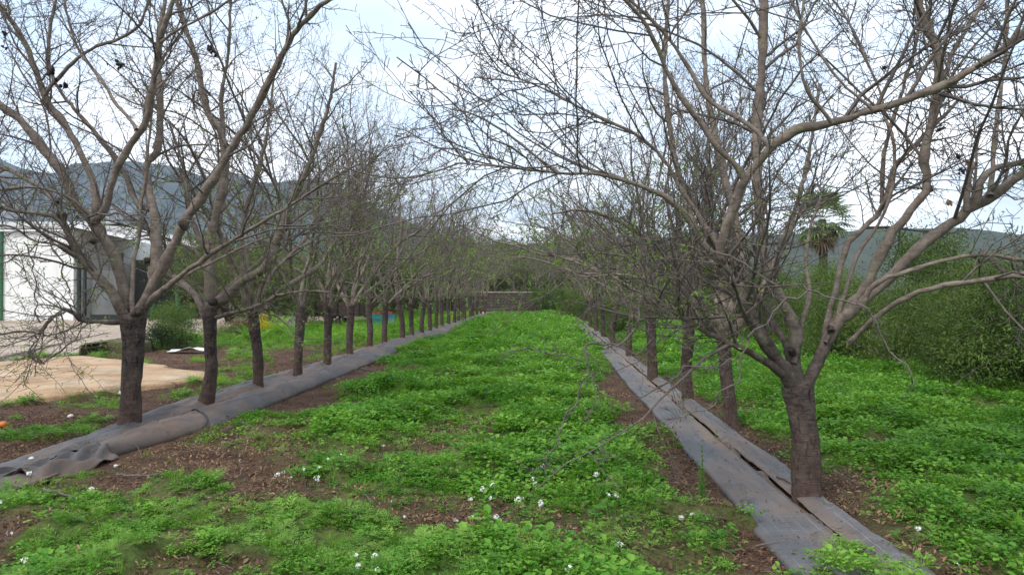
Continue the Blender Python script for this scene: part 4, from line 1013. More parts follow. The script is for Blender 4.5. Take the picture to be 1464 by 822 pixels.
# dark trees beyond the left row, and the far wood beyond the wall
drk = []
DG = 'olive green trees behind the left row'
spots = [(-10.2, 34, .95), (-9.4, 39, .95), (-9.2, 44, 1.0), (-9.0, 49, 1.05), (-8.6, 54, 1.05), (-11.5, 30, .9), (-13.5, 31, 1.0), (-16.5, 36, 1.15), (-12.5, 38, 1.0), (-17, 43, 1.2), (-13, 45, 1.1), (-19, 50, 1.2), (-14.5, 51, 1.15), (-11, 53, 1.0), (-20.5, 57, 1.3), (-16, 59, 1.2), (-10.5, 60, 1.1), (-22, 46, 1.2), (-24, 54, 1.3), (-9, 66, 1.2), (-12, 68, 1.3), (-26, 62, 1.4)]
for k, (x, y, s) in enumerate(spots):
    if k < 3: drk.append(make_bush('olive_green_tree', 'dense olive green tree behind the left almond row', 'tree', r, 4.0, 2.2, 360, 30, .13, .36, M['olive'] if k != 1 else M['dark'], (x, y, 0), DG, .12, .12, 14, droop=.2, cs=.5))
    else: place(drk[k % 3], (x, y, 0), r.random()*6.28, s, 'dense olive green tree behind the left almond row', DG)
WG = 'trees of the far wood beyond the stone wall'
far = []
for k in range(30):
    y = 72+(k % 3)*9+r.uniform(0, 6); x = -17+k*1.35+r.normal()*.8
    s = r.uniform(.9, 1.25)*(1+(y-66)/70)
    if k < 3: far.append(make_bush('far_tree', 'dull green tree of the far wood beyond the stone wall', 'tree', r, 5.2, 2.3, 300, 26, .17, .4, [M['olive'], M['olive'], M['hedge2']][k], (x, y, 0), WG, .15, .15, 12, droop=.2, cs=.55))
    else: place(far[int(r.integers(3))], (x, y, 0), r.random()*6.28, s, 'dull green tree of the far wood beyond the stone wall', WG)
BG = 'bare brown trees past the stone wall'
for k in range(16):
    place(USED[('f', k % 3)], (-15+k*1.15+r.normal()*.4, 63.5+(k % 4)*3.2+r.uniform(0, 1.5), 0), r.random()*6.28, r.uniform(1.0, 1.25), 'bare brown tree', BG)
# dark bushes at the end of the lane, by the wall
for k, (x, y, s) in enumerate([(1.2, 57.5, .75), (3.0, 58.5, .85), (.2, 60.3, .7), (5.0, 58, .9), (2.6, 54, .6), (-.2, 58.5, .8), (.6, 59.2, .9)]):
    place(hed[(k*2) % 4], (x, y, 0), r.random()*6.28, s*1.1, 'dark bush at the far end of the grassy lane beside the wall', 'dark bushes at the end of the lane')
SG = 'leafy bushes among the far trunks of the right row'
for k, (x, y, s_) in enumerate([(2.9, 27, .5), (2.9, 32, .6), (3.4, 35, .75), (2.6, 39, .75), (3.3, 42, .85), (2.2, 45, .8), (1.5, 50, .8), (3.2, 49, .9), (4.6, 38, .75), (5.0, 46, .9)]):
    place(hed[1 if k % 3 else 2], (x, y, 0), r.random()*6.28, s_, 'low leafy bush', SG)
# umbrella pine over the wood
pp = P(720, 420, 96); pr = thing('umbrella_pine', 'umbrella pine with a flat dark crown above the far wood', 'tree', (pp[0], pp[1], 0))
V, T, tn, C = bushmesh(r, 1.0, 2.2, 110, 30, .22, .16, 0, .0, cs=.4); V = V*np.array([1, 1, 1.3])+[0, 0, 7.0]
link('crown', mesh('crown', V, tris=T, mats=M['dark'], tint=tn), pr, 'stuff')
link('trunk', trunkmesh('trunk', [(0, 0, -.1), (.1, 0, 3), (.05, .05, 7.4)], [.22, .17, .13], r, M['trunk'], 1.2, 10), pr)
# hazel-brown leafless trees in the wood: almond kinds again
# ------------------------------------------------------------------ fan palm
b = P(1176, 420, 42); pm = thing('fan_palm', 'shaggy fan palm with a brown skirt of dead fronds behind the right bushes', 'palm tree', (b[0], b[1], 0))
M['palm'] = leafmat('palm_leaf', [(.060, .105, .040), (.12, .185, .07), (.20, .27, .11)], .3)
M['palmdead'] = leafmat('dead_palm_leaf', [(.07, .045, .03), (.14, .09, .06), (.22, .15, .10)], .1, .9)
HT = 5.75
link('trunk', trunkmesh('trunk', [(0, 0, -.1), (.06, 0, 2.6), (0, .05, HT)], [.30, .24, .22], r, M['trunk'], 1.2, 12), pm)
def fan(r, az, el, L, dead=False):
    d = np.array([math.cos(az)*math.cos(el), math.sin(az)*math.cos(el), math.sin(el)]); s = unit(np.cross(d, [0, 0, 1.0])); n_ = np.cross(s, d)
    base = d*.15; tip = d*L*.55; Vs = [base-s*.02, base+s*.02, tip+s*.012, tip-s*.012]; Q = [(0, 1, 2, 3)]; o = 4; tn = [.5]*4
    for a in np.linspace(-1.75, 1.75, 15):
        e = unit(d*math.cos(a)+s*math.sin(a)); l = L*.55*(1-.12*abs(a)); w = unit(np.cross(e, n_))*.05
        mid = tip+e*l*.55+n_*.04; end = tip+e*l+np.array([0, 0, -.14 if not dead else -.3])*r.uniform(.5, 1.4)
        Vs += [tip, mid+w, end, mid-w]; Q.append((o, o+1, o+2, o+3)); o += 4; tn += [r.random()]*4
    return np.array(Vs)+[0, 0, HT], Q, tn
for i in range(44):
    el = 1.35-2.05*(i/44)**.9+r.normal()*.08; V, Q, tn = fan(r, i*2.4+r.normal()*.2, el, r.uniform(1.75, 2.15))
    link('frond', mesh('frond', V, Q, mats=M['palm'], tint=tn), pm)
for i in range(40):
    V, Q, tn = fan(r, i*2.4+r.normal()*.2, -.45-.95*r.random(), r.uniform(1.0, 1.7), True)
    link('dead_frond', mesh('dead_frond', V-[0, 0, .02+.45*r.random()], Q, mats=M['palmdead'], tint=tn), pm)

# ------------------------------------------------------------------ wall, sheds and yard things
M['white'] = simple('whitewash', (.74, .74, .71), .85, .07, 1.2, .08)
def stained():
    m, t, b = newmat('stained_whitewash'); p = geopos(t); mp = t.nodes.new('ShaderNodeMapping'); mp.inputs['Scale'].default_value = (1.6, 1.6, .22); t.links.new(p, mp.inputs[0])
    f = ramp(t, noise(t, 1.6, 6, .7, mp.outputs[0]), [(.30, (.62, .60, .56)), (.45, (.74, .74, .71)), (.8, (.78, .78, .76))])
    g = ramp(t, noise(t, 2.0, 5, .7, p), [(.68, 0.0), (.74, .35)]); f = mixc_(t, g, f, (.45, .42, .38))
    t.links.new(f, b.inputs['Base Color']); b.inputs['Roughness'].default_value = .9; bump(t, b, noise(t, 9, 5, .6, p), .15, .02); return m
M['white'] = stained()
M['grey'] = simple('grey_render', (.13, .135, .132), .85, .2, 1.5, .1)
M['green'] = simple('green_paint', (.020, .10, .040), .5, .2, 4, .05)
M['dgreen'] = simple('dark_green_paint', (.012, .028, .022), .5, .2, 4, .05)
M['roof'] = simple('fibre_cement', (.36, .35, .33), .9, .3, 1.5, .2)
M['edge'] = simple('white_fascia', (.72, .73, .74), .7, .08, 2, .05)
M['darkin'] = simple('dark_doorway', (.02, .022, .022), .9, .3, 2, .1)
M['stone'] = simple('wall_stone', (.070, .060, .052), .95, .45, 2.5, .5)
M['cap'] = simple('cap_stone', (.30, .26, .215), .95, .3, 3, .3)
def bx(name, x0, x1, y0, y1, z0, z1, m, parent=None, bevel=.0, kind=None):
    o = link(name, boxmesh(name, (x1-x0, y1-y0, z1-z0), m, bevel), parent, kind); o.location = ((x0+x1)/2, (y0+y1)/2, (z0+z1)/2); return o
def PX(px, py, y):
    v = P(px, py, 1)-CAM; return CAM+v*(y/v[1])
# white shed
D = 41.0; sh = thing('shed', 'large whitewashed shed with a green door behind the gravel yard', 'shed')
xa, xb = -43.0, PX(105, 420, D)[0]
bx('wall', xa, xb, D, D+9, -.1, 5.25, M['white'], sh)
V = np.array([(xa-.2, D-.25, 5.252), (xb+.15, D-.25, 5.252), (xb+.15, D+4.5, 6.0), (xa-.2, D+4.5, 6.0), (xa-.2, D+9.2, 5.252), (xb+.15, D+9.2, 5.252)]); V2 = V+[0, 0, .12]
link('roof', mesh('roof', np.vstack([V, V2]), [(0, 3, 2, 1), (3, 4, 5, 2), (6, 7, 8, 9), (9, 8, 11, 10), (0, 1, 7, 6), (5, 4, 10, 11), (1, 2, 8, 7), (2, 5, 11, 8), (0, 6, 9, 3), (3, 9, 10, 4)], mats=M['roof']), sh)
dx = PX(5, 420, D)[0]
dr = bx('door', dx-3.4, dx-.16, D-.08, D-.004, 0, 4.95, M['white'], sh)
df = link('door_frame', boxmesh('door_frame', (.16, .14, 5.1), M['green'], .01), sh); df.location = (dx-.08, D-.075, 2.55)
df2 = link('door_frame', boxmesh('door_frame', (3.5, .14, .14), M['green'], .01), sh); df2.location = (dx-1.75, D-.078, 5.16)
bx('gutter', xa, xb-.02, D-.22, D-.10, 5.10, 5.22, M['edge'], sh, .02)
# lean-to beside it
lt = thing('lean_to', 'open lean-to shelter with a white edged roof beside the white shed', 'shelter')
xc = PX(256, 420, D)[0]; xd = xb+.02
bx('back_wall', xd, xc, D+6, D+6.15, -.1, 3.75, M['grey'], lt)
fx = PX(122, 420, D)[0]
bx('front_panel', fx, PX(168, 420, D)[0], D+.5, D+.62, .35, 2.9, M['grey'], lt)
bx('plinth', fx, PX(168, 420, D)[0], D+.48, D+.64, -.05, .347, M['darkin'], lt)
for px in (109, 117, 170, 214, 250):
    q = PX(px, 420, D)[0]; bx('post', q-.07, q+.07, D+.2, D+.34, -.1, 3.9 if px < 200 else 3.6, M['dgreen'] if px < 200 else M['green'], lt, .01)
z0, z1 = PX(145, 324, D)[2], PX(256, 356, D)[2]
V = np.array([(xd, D-.3, z0+.1), (xc, D-.3, z1+.05), (xc, D+6.2, z1+.45), (xd, D+6.2, z0+.5)]); V2 = V+[0, 0, .06]
link('roof', mesh('roof', np.vstack([V, V2]), [(0, 3, 2, 1), (4, 5, 6, 7), (0, 1, 5, 4), (1, 2, 6, 5), (2, 3, 7, 6), (3, 0, 4, 7)], mats=M['roof']), lt)
V = np.array([(xd, D-.36, z0-.02), (xc, D-.36, z1-.06), (xc, D-.31, z1-.06), (xd, D-.31, z0-.02)]); V2 = V+[0, 0, .20]
link('fascia', mesh('fascia', np.vstack([V, V2]), [(0, 3, 2, 1), (4, 5, 6, 7), (0, 1, 5, 4), (1, 2, 6, 5), (2, 3, 7, 6), (3, 0, 4, 7)], mats=M['edge']), lt)
# a second white house further on
wh = thing('house', 'small white house glimpsed between trunks beyond the lean-to', 'house')
D2 = 56; x0, x1 = PX(296, 420, D2)[0], PX(334, 420, D2)[0]
bx('wall', x0, x1, D2, D2+6, -.1, 4.2, M['white'], wh)
V = np.array([(x0-.3, D2-.3, 4.2), (x1+.3, D2-.3, 4.2), (x1+.3, D2+3, 5.1), (x0-.3, D2+3, 5.1), (x0-.3, D2+6.3, 4.2), (x1+.3, D2+6.3, 4.2)]); V2 = V+[0, 0, .14]
M['tile'] = simple('clay_tile', (.30, .12, .065), .9, .3, 3, .3)
link('roof', mesh('roof', np.vstack([V, V2]), [(0, 3, 2, 1), (3, 4, 5, 2), (6, 7, 8, 9), (9, 8, 11, 10), (0, 1, 7, 6), (5, 4, 10, 11), (1, 2, 8, 7), (2, 5, 11, 8), (0, 6, 9, 3), (3, 9, 10, 4)], mats=M['tile']), wh)
wn = bx('window', x0+.6, x0+1.5, D2-.03, D2-.005, 1.5, 2.7, M['darkin'], wh); 
# stone wall across the end of the lane
r = np.random.default_rng(808)
sw = thing('stone_wall', 'low stone wall with a pale coping across the far end of the lane', 'wall')
wx0, wx1, wy = -6.5, 4.5, 61.5
bx('wall_core', wx0, wx1, wy+.06, wy+.34, -.1, 1.62, M['stone'], sw)
zz = 0; Sme = [boxmesh('stone', (1, 1, 1), M['stone'], .06) for _ in range(1)][0]; cnt = 0
while zz < 1.5:
    hh = r.uniform(.17, .26); xx = wx0+r.random()*.2
    if zz+hh > 1.6: hh = 1.6-zz
    while xx < wx1-.05:
        L = r.uniform(.3, .65); L = min(L, wx1-xx); o = link('stone', Sme, sw); o.location = (xx+L/2, wy+.06+r.normal()*.008, zz+hh/2); o.scale = (L-.025, .14, hh-.022); xx += L; cnt += 1
    zz += hh
bx('coping', wx0-.05, wx1+.05, wy-.06, wy+.42, 1.622, 1.73, M['cap'], sw, .02)
# teal crates piled behind the left row
M['teal'] = simple('teal_plastic', (.020, .20, .19), .45, .15, 5, .02); M['blue'] = simple('blue_plastic', (.035, .16, .24), .45, .15, 5, .02); M['red'] = simple('red_plastic', (.30, .040, .022), .45, .15, 5, .02); M['palegreen'] = simple('pale_green_plastic', (.12, .30, .20), .5, .15, 5, .02)
def crate(label, loc, m, rz):
    """open plastic crate: floor, slatted sides, rim"""
    c = thing('crate', label, 'crate', loc, 'plastic crates piled behind the left row'); c.rotation_euler = (0, 0, rz)
    w_, d_, h_ = (.50, .36, .20) if m is not M['red'] else (.30, .24, .12)
    link('floor', boxmesh('floor', (w_-.03, d_-.03, .015), m, 0, (0, 0, .012)), c)
    for sy in (-1, 1):
        for k in range(3): link('slat', boxmesh('slat', (w_-.05, .014, h_*.22), m, .003, (0, sy*(d_/2-.012), h_*(.19+k*.29))), c)
    for sx_ in (-1, 1):
        for k in range(3): link('slat', boxmesh('slat', (.014, d_-.05, h_*.22), m, .003, (sx_*(w_/2-.012), 0, h_*(.19+k*.29))), c)
        for sy in (-1, 1): link('corner_post', boxmesh('corner_post', (.03, .03, h_-.01), m, .004, (sx_*(w_/2-.012), sy*(d_/2-.012), h_/2)), c)
    for sy in (-1, 1): link('rim', boxmesh('rim', (w_+.02, .03, .025), m, .004, (0, sy*(d_/2-.002), h_-.01)), c)
    for sx_ in (-1, 1): link('rim', boxmesh('rim', (.03, d_-.035, .025), m, .004, (sx_*(w_/2-.002), 0, h_-.01)), c)
cy = 33.0; c1 = PX(541, 450, cy)[0]; c2 = PX(557, 450, cy)[0]; c0 = PX(533, 450, cy-1)[0]
for k, (n_, m) in enumerate([('blue crate at the bottom of the right-hand pile', 'blue'), ('pale green crate second from the bottom of the right-hand pile', 'palegreen'), ('blue crate under the red one of the right-hand pile', 'blue'), ('red crate on top of the right-hand crate pile', 'red')]):
    crate(n_, (c2, cy, .0+.203*k+.02), M[m], .05*(-1)**k)
for k, (n_, m) in enumerate([('green crate at the bottom of the left-hand pile', 'palegreen'), ('teal crate in the middle of the left-hand pile', 'teal'), ('teal crate under the small red one of the left-hand pile', 'teal'), ('red crate on top of the left-hand crate pile', 'red')]):
    crate(n_, (c1, cy-.1, .02+.203*k), M[m], .2-.08*k)
crate('green crate standing alone left of the crate piles', (c0, cy-1, .02), M['palegreen'], .1)
# dark farm trailer half hidden behind the trunks
tr = thing('trailer', 'dark farm trailer half hidden behind the left row trunks', 'trailer'); ty = 33.5; tx = PX(488, 450, ty)[0]; tr.location = (tx, ty, 0)
M['rust'] = simple('rusty_steel', (.060, .034, .026), .8, .5, 6, .3)
link('bed', boxmesh('bed', (2.1, 1.3, .08), M['rust'], .01, (0, 0, .62)), tr)
for sy in (-1, 1):
    for k in range(3): link('side_board', boxmesh('side_board', (2.1, .035, .15), M['rust'], .006, (0, sy*.64, .75+k*.165)), tr)
    for k in (-1, 0, 1): link('stanchion', boxmesh('stanchion', (.05, .05, .62), M['black'], .005, (k*.98, sy*.685, .92)), tr)
for sx_ in (-1, 1): link('end_board', boxmesh('end_board', (.035, 1.24, .46), M['rust'], .006, (sx_*1.03, 0, .90)), tr)
link('drawbar', boxmesh('drawbar', (1.1, .08, .08), M['black'], .01, (1.6, 0, .52)), tr)
for sy in (-1, 1):
    u = np.linspace(0, 2*np.pi, 25); ring = np.stack([np.cos(u)*.27, u*0+sy*.60, np.sin(u)*.27+.335], 1)
    V, Q = tubes(ring[None], np.full((1, 25), .062), 8); wl = link('wheel', mesh('wheel', V, Q, mats=M['black'], smooth=True), tr)
    link('hub', boxmesh('hub', (.24, .06, .24), M['rust'], .05, (0, sy*.60, .335)), wl)
# shrub and ornamental plants by the yard edge
q = G(252, 500); sb = make_bush('shrub', 'broad yellow-green shrub with a dark base between the first two left trunks', 'shrub', r, 1.45, .85, 300, 40, .055, .35, M['hedge'], (q[0]-.15, q[1]+.6, 0), None, .0, .03, 12, droop=.1, cs=.24)
q = G(226, 500); make_bush('shrub', 'low dark sprawling shrub left of the broad yellow-green one', 'shrub', r, .75, .6, 140, 36, .05, .35, M['dark'], (q[0], q[1]+.2, 0), None, .0, .02, 8, droop=.1, cs=.2)
q = G(345, 487); make_bush('shrub', 'low reddish shrub with dry leaves beside the yellow flowering one', 'shrub', r, .8, .55, 110, 34, .06, .3, M['litter'], (q[0]-.35, q[1]+.8, 0), None, .0, .02, 8, droop=.1, cs=.2)
q = G(352, 484); yb = make_bush('shrub', 'small shrub covered in yellow flowers by the yard edge', 'shrub', r, .95, .32, 60, 36, .05, .5, M['yellow'], (q[0]+.1, q[1]+1.2, 0), None, .2, .02, 8, droop=-.2, cs=.16)
q = G(318, 489); make_bush('shrub', 'grey-green low shrub right of the second left trunk', 'shrub', r, .55, .5, 90, 34, .05, .3, M['olive'], (q[0]+.1, q[1]+.4, 0), None, .0, .02, 8, droop=.1, cs=.18)
def cycad(loc, s, label, seed):
    rr = np.random.default_rng(seed); c = thing('cycad', label, 'cycad', loc)
    link('trunk', trunkmesh('trunk', [(0, 0, -.05), (0, 0, .1*s), (0, 0, .25*s)], [.11*s, .12*s, .09*s], rr, M['trunk'], 1.1, 10), c)
    for i in range(26):
        az = i*2.4; el = 1.25-1.15*(i/26); L = s*rr.uniform(.75, 1.0); d = np.array([math.cos(az)*math.cos(el), math.sin(az)*math.cos(el), math.sin(el)]); p = np.array([0, 0, .22*s]); Vs = []; Q = []; o = 0; tn = []
        for j in range(12):
            qn = p+d*L/12; sd_ = unit(np.cross(d, [0, 0, 1.0]))
            for sg in (-1, 1):
                l = L*.17*math.sin((j+2)/14*math.pi); e = unit(sd_*sg+d*.55+np.array([0, 0, .15])); wv = d*L*.022
                Vs += [p, p+e*l*.5+wv, p+e*l, p+e*l*.5-wv]; Q.append((o, o+1, o+2, o+3)); o += 4; tn += [rr.random()]*4
            w = sd_*.006; Vs += [p-w, p+w, qn+w, qn-w]; Q.append((o, o+1, o+2, o+3)); o += 4; tn += [.6]*4
            d = unit(d+np.array([0, 0, -.11])); p = qn
        link('frond', mesh('frond', np.array(Vs), Q, mats=M['grass'], tint=tn), c)
q = G(392, 488); cycad((q[0], q[1]+.4, 0), 1.15, 'green cycad with arching fronds between the third and fourth left trunks', 3)
q = G(356, 492); cycad((q[0]-.2, q[1]+.3, 0), .75, 'smaller cycad at the foot of the yellow flowering shrub', 5)
# pale rocks
def rockmesh(r, s, flat=.7):
    import bmesh
    bm = bmesh.new(); bmesh.ops.create_icosphere(bm, subdivisions=2, radius=1)
    ph = r.random(3)*40
    for v in bm.verts:
        c = np.array(v.co); k = 1+.45*(vnoise(c[0]*1.3+ph[0], c[1]*1.3+c[2]*1.7+ph[1], 3)-.5); v.co = v.co*k
        v.co.z *= flat
    for v in bm.verts: v.co *= s
    me = bpy.data.meshes.new('rock'); bm.to_mesh(me); bm.free(); return me
M['rock'] = simple('pale_rock', (.42, .34, .26), .95, .3, 8, .5); M['rockw'] = simple('white_stone', (.55, .52, .46), .95, .2, 12, .4)
for k, (px, py, s, lab) in enumerate([(322, 466, .42, 'pale tan boulder by the reddish shrub, leftmost of the boulders'), (334, 469, .3, 'small pink-tan boulder beside the yellow flowering shrub'), (393, 467, .6, 'large pale boulder behind the cycad'), (410, 467, .5, 'pale boulder right of the large one behind the cycad'), (424, 466, .35, 'small pale boulder nearest the fourth left trunk')]):
    q = G(px, py+12); me = rockmesh(r, s, .8); me.materials.append(M['rock']); o = link('boulder', me); o.location = (q[0]*1.12, q[1]*1.12, s*.45); tag(o, lab, 'boulder')
for k, (px, py, s, lab) in enumerate([(101, 597, .04, 'white stone on the soil left of the first left trunk'), (344, 659, .016, 'small pale stone on bare soil near the left mat'), (166, 668, .022, 'pale stone below the left mat edge'), (173, 566, .045, 'whitish stone at the rim of the concrete slab'), (990, 750, .02, 'small white stone on soil by the right mat'), (974, 753, .022, 'greyish stone next to a white one by the right mat'), (45, 674, .022, 'white lump on the mat end at the left edge'), (130, 702, .028, 'tiny pale stone in front of the crumpled mat end')]):
    q = G(px, py); me = rockmesh(r, s, .7); me.materials.append(M['rockw']); o = link('stone', me); o.location = (q[0], q[1], float(gz(q[0], q[1]))+s*.45+(.10 if px == 45 else 0)); tag(o, lab, 'stone')
# orange fruit, white plastic scrap, green stake, branch on the ground
q = G(2, 612); V, T = None, None
import bmesh
bm = bmesh.new(); bmesh.ops.create_uvsphere(bm, u_segments=16, v_segments=10, radius=.045)
for v in bm.verts: v.co.z *= .93; v.co.z -= .006*math.exp(-(v.co.x**2+v.co.y**2)/.0003)*(1 if v.co.z > 0 else -1)
me = bpy.data.meshes.new('orange_fruit'); bm.to_mesh(me); bm.free(); me.materials.append(simple('orange_peel', (.60, .17, .015), .5, .1, 60, .3))
for p in me.polygons: p.use_smooth = True
o = link('orange_fruit', me); o.location = (q[0]+.02, q[1], float(gz(q[0], q[1]))+.04); tag(o, 'fallen orange fruit lying on the soil at the left edge', 'fruit')
q = G(276, 505); u = np.linspace(0, 1, 14); U, W = np.meshgrid(u, np.linspace(0, 1, 8))
V = np.stack([(U-.5)*1.05, (W-.5)*.45*(1-.5*np.abs(U-.5)), .03+.09*np.exp(-((U-.62)/.22)**2)*(1-.5*W)+.05*(vnoise(U*5, W*4, 3))], -1).reshape(-1, 3); ii = np.arange(14*8).reshape(8, 14)
Q = np.stack([ii[:-1, :-1], ii[:-1, 1:], ii[1:, 1:], ii[1:, :-1]], -1).reshape(-1, 4)
o = link('plastic_scrap', mesh('plastic_scrap', V, Q, mats=M['edge'], smooth=True)); o.location = (q[0]-.1, q[1], .02); md = o.modifiers.new('solid', 'SOLIDIFY'); md.thickness = .006
tag(o, 'crumpled white plastic scrap on the soil left of the second left trunk', 'plastic sheet')
q = G(417, 482); o = link('stake', mesh('stake', *tubes(np.array([[[0, 0, -.1], [0, 0, .4], [.01, 0, .9]]]), np.array([[.022, .022, .02]]), 8), mats=M['teal'], smooth=True)); o.location = (q[0], q[1], 0); tag(o, 'teal stake standing left of the fourth left trunk', 'stake')
def groundstick(px0, py0, px1, py1, rad, lab, lift=.02):
    a = G(px0, py0); b = G(px1, py1); n = 12; u = np.linspace(0, 1, n); p = a+(b-a)*u[:, None]; p = p+r.normal(size=p.shape)*.012
    p[:, 2] = gz(p[:, 0], p[:, 1])+lift+rad; V, Q = tubes(p[None], (rad*(1-.6*u))[None], 7); o = link('fallen_branch', mesh('fallen_branch', V, Q, mats=M['deadtwig'], smooth=True)); tag(o, lab, 'branch')
groundstick(62, 711, 120, 721, .012, 'thin fallen branch on bare soil at the lower left')
groundstick(165, 682, 230, 685, .010, 'fallen twig on bare soil below the left mat')
groundstick(515, 530, 540, 533, .012, 'short fallen twig beside the left mat further up the lane')
groundstick(1113, 697, 1135, 712, .010, 'fallen twig on the right mat beside the big trunk', .08)

# ------------------------------------------------------------------ single plants and flowers
M['petal'] = simple('white_petal', (.80, .80, .76), .6, .04, 10, 0); M['stem'] = simple('green_stem', (.07, .15, .03), .7, .2, 30, 0)
def flower(px, py, s, r, h):
    q = G(px, py); z = h; v = P(px, py, 1)-CAM; tt_ = (h-CAM[2]+float(gz(q[0], q[1])))/v[2]; c = CAM+v*tt_
    f = thing('wildflower', 'small white wildflower head on a thin green stem among the weeds', 'flower', (c[0], c[1], float(gz(c[0], c[1]))), 'white wildflowers dotted through the weeds')
    top = np.array([0, 0, c[2]-f.location[2]]); bn = np.array([r.normal()*.03, r.normal()*.03, 0])
    p = np.stack([bn, bn*.4+top*.5, top-[0, 0, .004]]); V, Q = tubes(p[None], np.array([[.0022, .0018, .0014]]), 5); link('stem', mesh('stem', V, Q, mats=M['stem'], smooth=True), f)
    Vs = []; Qs = []; o = 0
    for k in range(int(r.integers(6, 15))):
        d = unit(r.normal(size=3)+np.array([0, 0, .55])); c_ = top+d*s*r.uniform(.2, .75)*np.array([1, 1, .8]); e = unit(r.normal(size=3)); g_ = unit(np.cross(e, d)); e = np.cross(d, g_)
        for j in range(4):
            a = j*math.pi/2; e2 = e*math.cos(a)+g_*math.sin(a); e3 = -e*math.sin(a)+g_*math.cos(a); l = s*r.uniform(.22, .34)
            Vs += [c_, c_+e2*l*.6+e3*l*.3+d*l*.15, c_+e2*l+d*l*.1, c_+e2*l*.6-e3*l*.3+d*l*.15]; Qs.append((o, o+1, o+2, o+3)); o += 4
    link('flower_head', mesh('flower_head', np.array(Vs), Qs, mats=M['petal']), f)
r = np.random.default_rng(4242)
FL = [(397, 678, 3), (405, 675, 2), (434, 671, 2), (456, 668, 3), (469, 656, 2), (453, 684, 4), (487, 650, 2), (416, 682, 2), (509, 793, 3), (513, 807, 4), (536, 793, 4), (540, 814, 3), (548, 637, 2), (559, 717, 2), (652, 744, 4), (674, 713, 3), (690, 699, 4), (701, 712, 3), (705, 694, 3), (709, 739, 3), (742, 713, 4), (773, 719, 5), (765, 689, 3), (775, 665, 3), (762, 683, 2), (757, 781, 4), (813, 812, 5), (886, 780, 4), (871, 707, 3), (881, 709, 3), (852, 677, 3), (37, 800, 5), (14, 762, 4), (44, 678, 4), (0, 718, 3), (578, 738, 2), (1313, 755, 3), (1369, 806, 2), (1147, 577, 3), (676, 738, 2)]
for px, py, s in FL: flower(px, py, s*r.uniform(.0075, .0105)*(1638/(py-421))/5.2, r, r.uniform(.12, .22))
# taller single weeds
def tallweed(px, py, h, label, seed, n=14):
    rr = np.random.default_rng(seed); q = G(px, py); c = thing('tall_weed', label, 'weed', (q[0], q[1], float(gz(q[0], q[1]))))
    p, rad = grow_limb(np.zeros(3), np.array([rr.normal()*.1, rr.normal()*.1, 1]), h, .004, .0012, rr, upb=.1, wob=.05, step=.03); V, Q = tubes(p[None], rad[None], 5); link('stem', mesh('stem', V, Q, mats=M['stem'], smooth=True), c)
    Vs = []; Qs = []; o = 0; tn = []
    for i in range(2, len(p)):
        for j in range(n):
            d = unit(rr.normal(size=3)+np.array([0, 0, .4])); l = h*.17*(1.1-i/len(p))*rr.uniform(.5, 1.2); s = unit(np.cross(d, rr.normal(size=3)))*.0022
            Vs += [p[i]-s, p[i]+s, p[i]+d*l+s*.3, p[i]+d*l-s*.3]; Qs.append((o, o+1, o+2, o+3)); o += 4; tn += [rr.random()]*4
    link('leaves', mesh('leaves', np.array(Vs), Qs, mats=M['weed'], tint=tn), c, 'stuff')
tallweed(1003, 722, .42, 'feathery asparagus-like weed standing at the edge of the right mat', 1, 22)
tallweed(1001, 726, .30, 'shorter feathery weed beside the tall one at the right mat', 2, 18)
tallweed(352, 616, .25, 'feathery weed growing against the left mat', 3)
tallweed(963, 640, .22, 'thin grassy weed leaning over the right mat', 4)
tallweed(1022, 634, .16, 'small green weed at the foot of the second right trunk', 6, 24)
tallweed(1183, 742, .13, 'little green weed at the foot of the large right foreground trunk', 9, 26)
tallweed(745, 480, .5, 'tall dry weed stalk standing in the far lane', 8)
def plant_at(px, py, key, i, s, label, rz):
    q = G(px, py); src = KIND[key][i]; o = link('leafy_weed' if key != 'grass' else 'grass_tuft', src.data); o.location = (q[0], q[1], float(gz(q[0], q[1]))-.01); s *= .7; o.scale = (s, s, s); o.rotation_euler = (0, 0, rz); tag(o, label, 'weed')
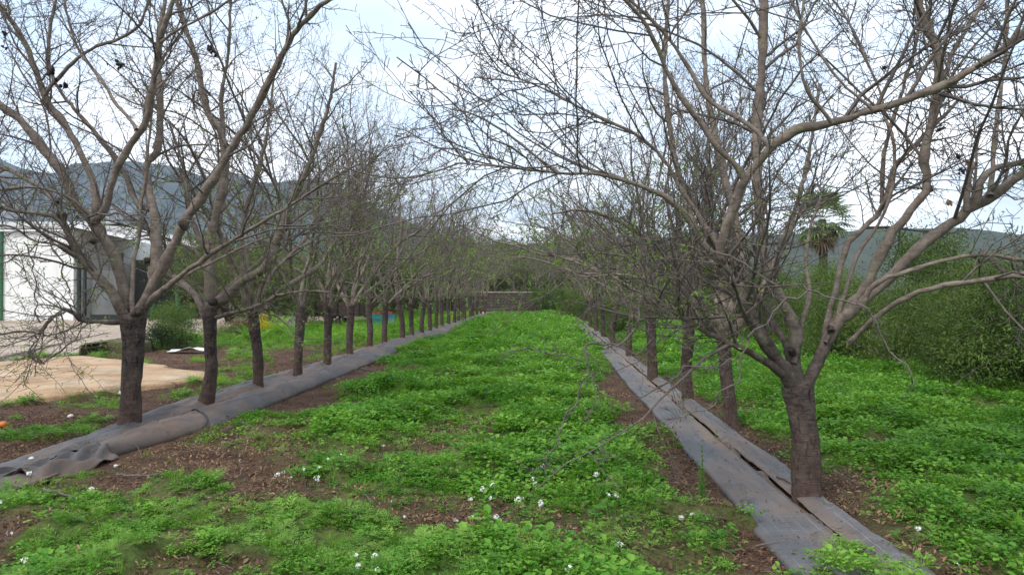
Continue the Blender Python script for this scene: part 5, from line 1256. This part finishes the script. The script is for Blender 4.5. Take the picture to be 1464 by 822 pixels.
PL = [(700, 800, 1.25, 'broad-leaved weed at the bottom centre beside white flowers'), (748, 772, 1.2, 'bright broad-leaved weed just left of a white flower, bottom centre'), (790, 790, 1.2, 'broad-leaved weed at the bottom right of the centre clump'), (655, 812, 1.1, 'broad-leaved weed at the bottom left of the centre clump'), (725, 815, 1.1, 'broad-leaved weed at the very bottom of the picture'), (198, 738, 1.0, 'single bright green broad-leaved weed on bare soil'), (60, 750, .8, 'grey-green broad-leaved weed at the lower left'), (1165, 806, 1.0, 'leafy weed growing over the near end of the right mat'), (1215, 790, .9, 'leafy weed at the outer corner of the right mat'), (1445, 588, 1.5, 'large-leaved plant at the right edge in front of the dark bushes'), (1380, 640, 1.0, 'broad-leaved weed in the right field before the bushes')]
for k, (px, py, s, lab) in enumerate(PL): plant_at(px, py, 'broad', k % 3, s, lab, k*1.3)

def ordinals(group, text, what):
    """label the members of a group by their order from left to right as seen"""
    mem = [o for o in sc.objects if o.parent is None and o.get('group') == group]
    def sx_(o):
        v = np.array(o.location)-CAM; return float(np.dot(v, rt)/np.dot(v, fw))
    mem.sort(key=sx_)
    for k, o in enumerate(mem):
        n_ = 'leftmost' if k == 0 else ('rightmost' if k == len(mem)-1 else ORD[k]+' from the left')
        o['label'] = text.format(n=n_)
ordinals(BG, 'bare brown tree past the stone wall, {n} of them', 0)
ordinals(SG, 'low leafy bush among the far right trunks, {n} of them', 0)
ordinals(DG, 'olive green tree behind the left almonds, {n} of them', 0)
ordinals(PG, 'yellow-green tree behind the dark right bushes, {n} of them', 0)
ordinals(WG, 'dull green tree past the stone wall, {n} of them', 0)
ordinals('dark bushes at the end of the lane', 'dark bush at the far end of the grassy lane, {n} of them', 0)

r = np.random.default_rng(515)
n = 420; y = 6.6+16*r.random(n)**1.5; u_ = r.uniform(.35, 1.0, n); x, z, _d = front_l(u_, y)
scatter_obj('leaf_litter_on_left_mat', ['litter', 'stick'], x, y, z+.012, np.where(r.random(n) < .12, 5, r.integers(0, 5, n)), r.uniform(.35, .8, n), np.stack([r.normal(size=n)*.2, r.normal(size=n)*.2, r.uniform(0, 6.28, n)], 1))
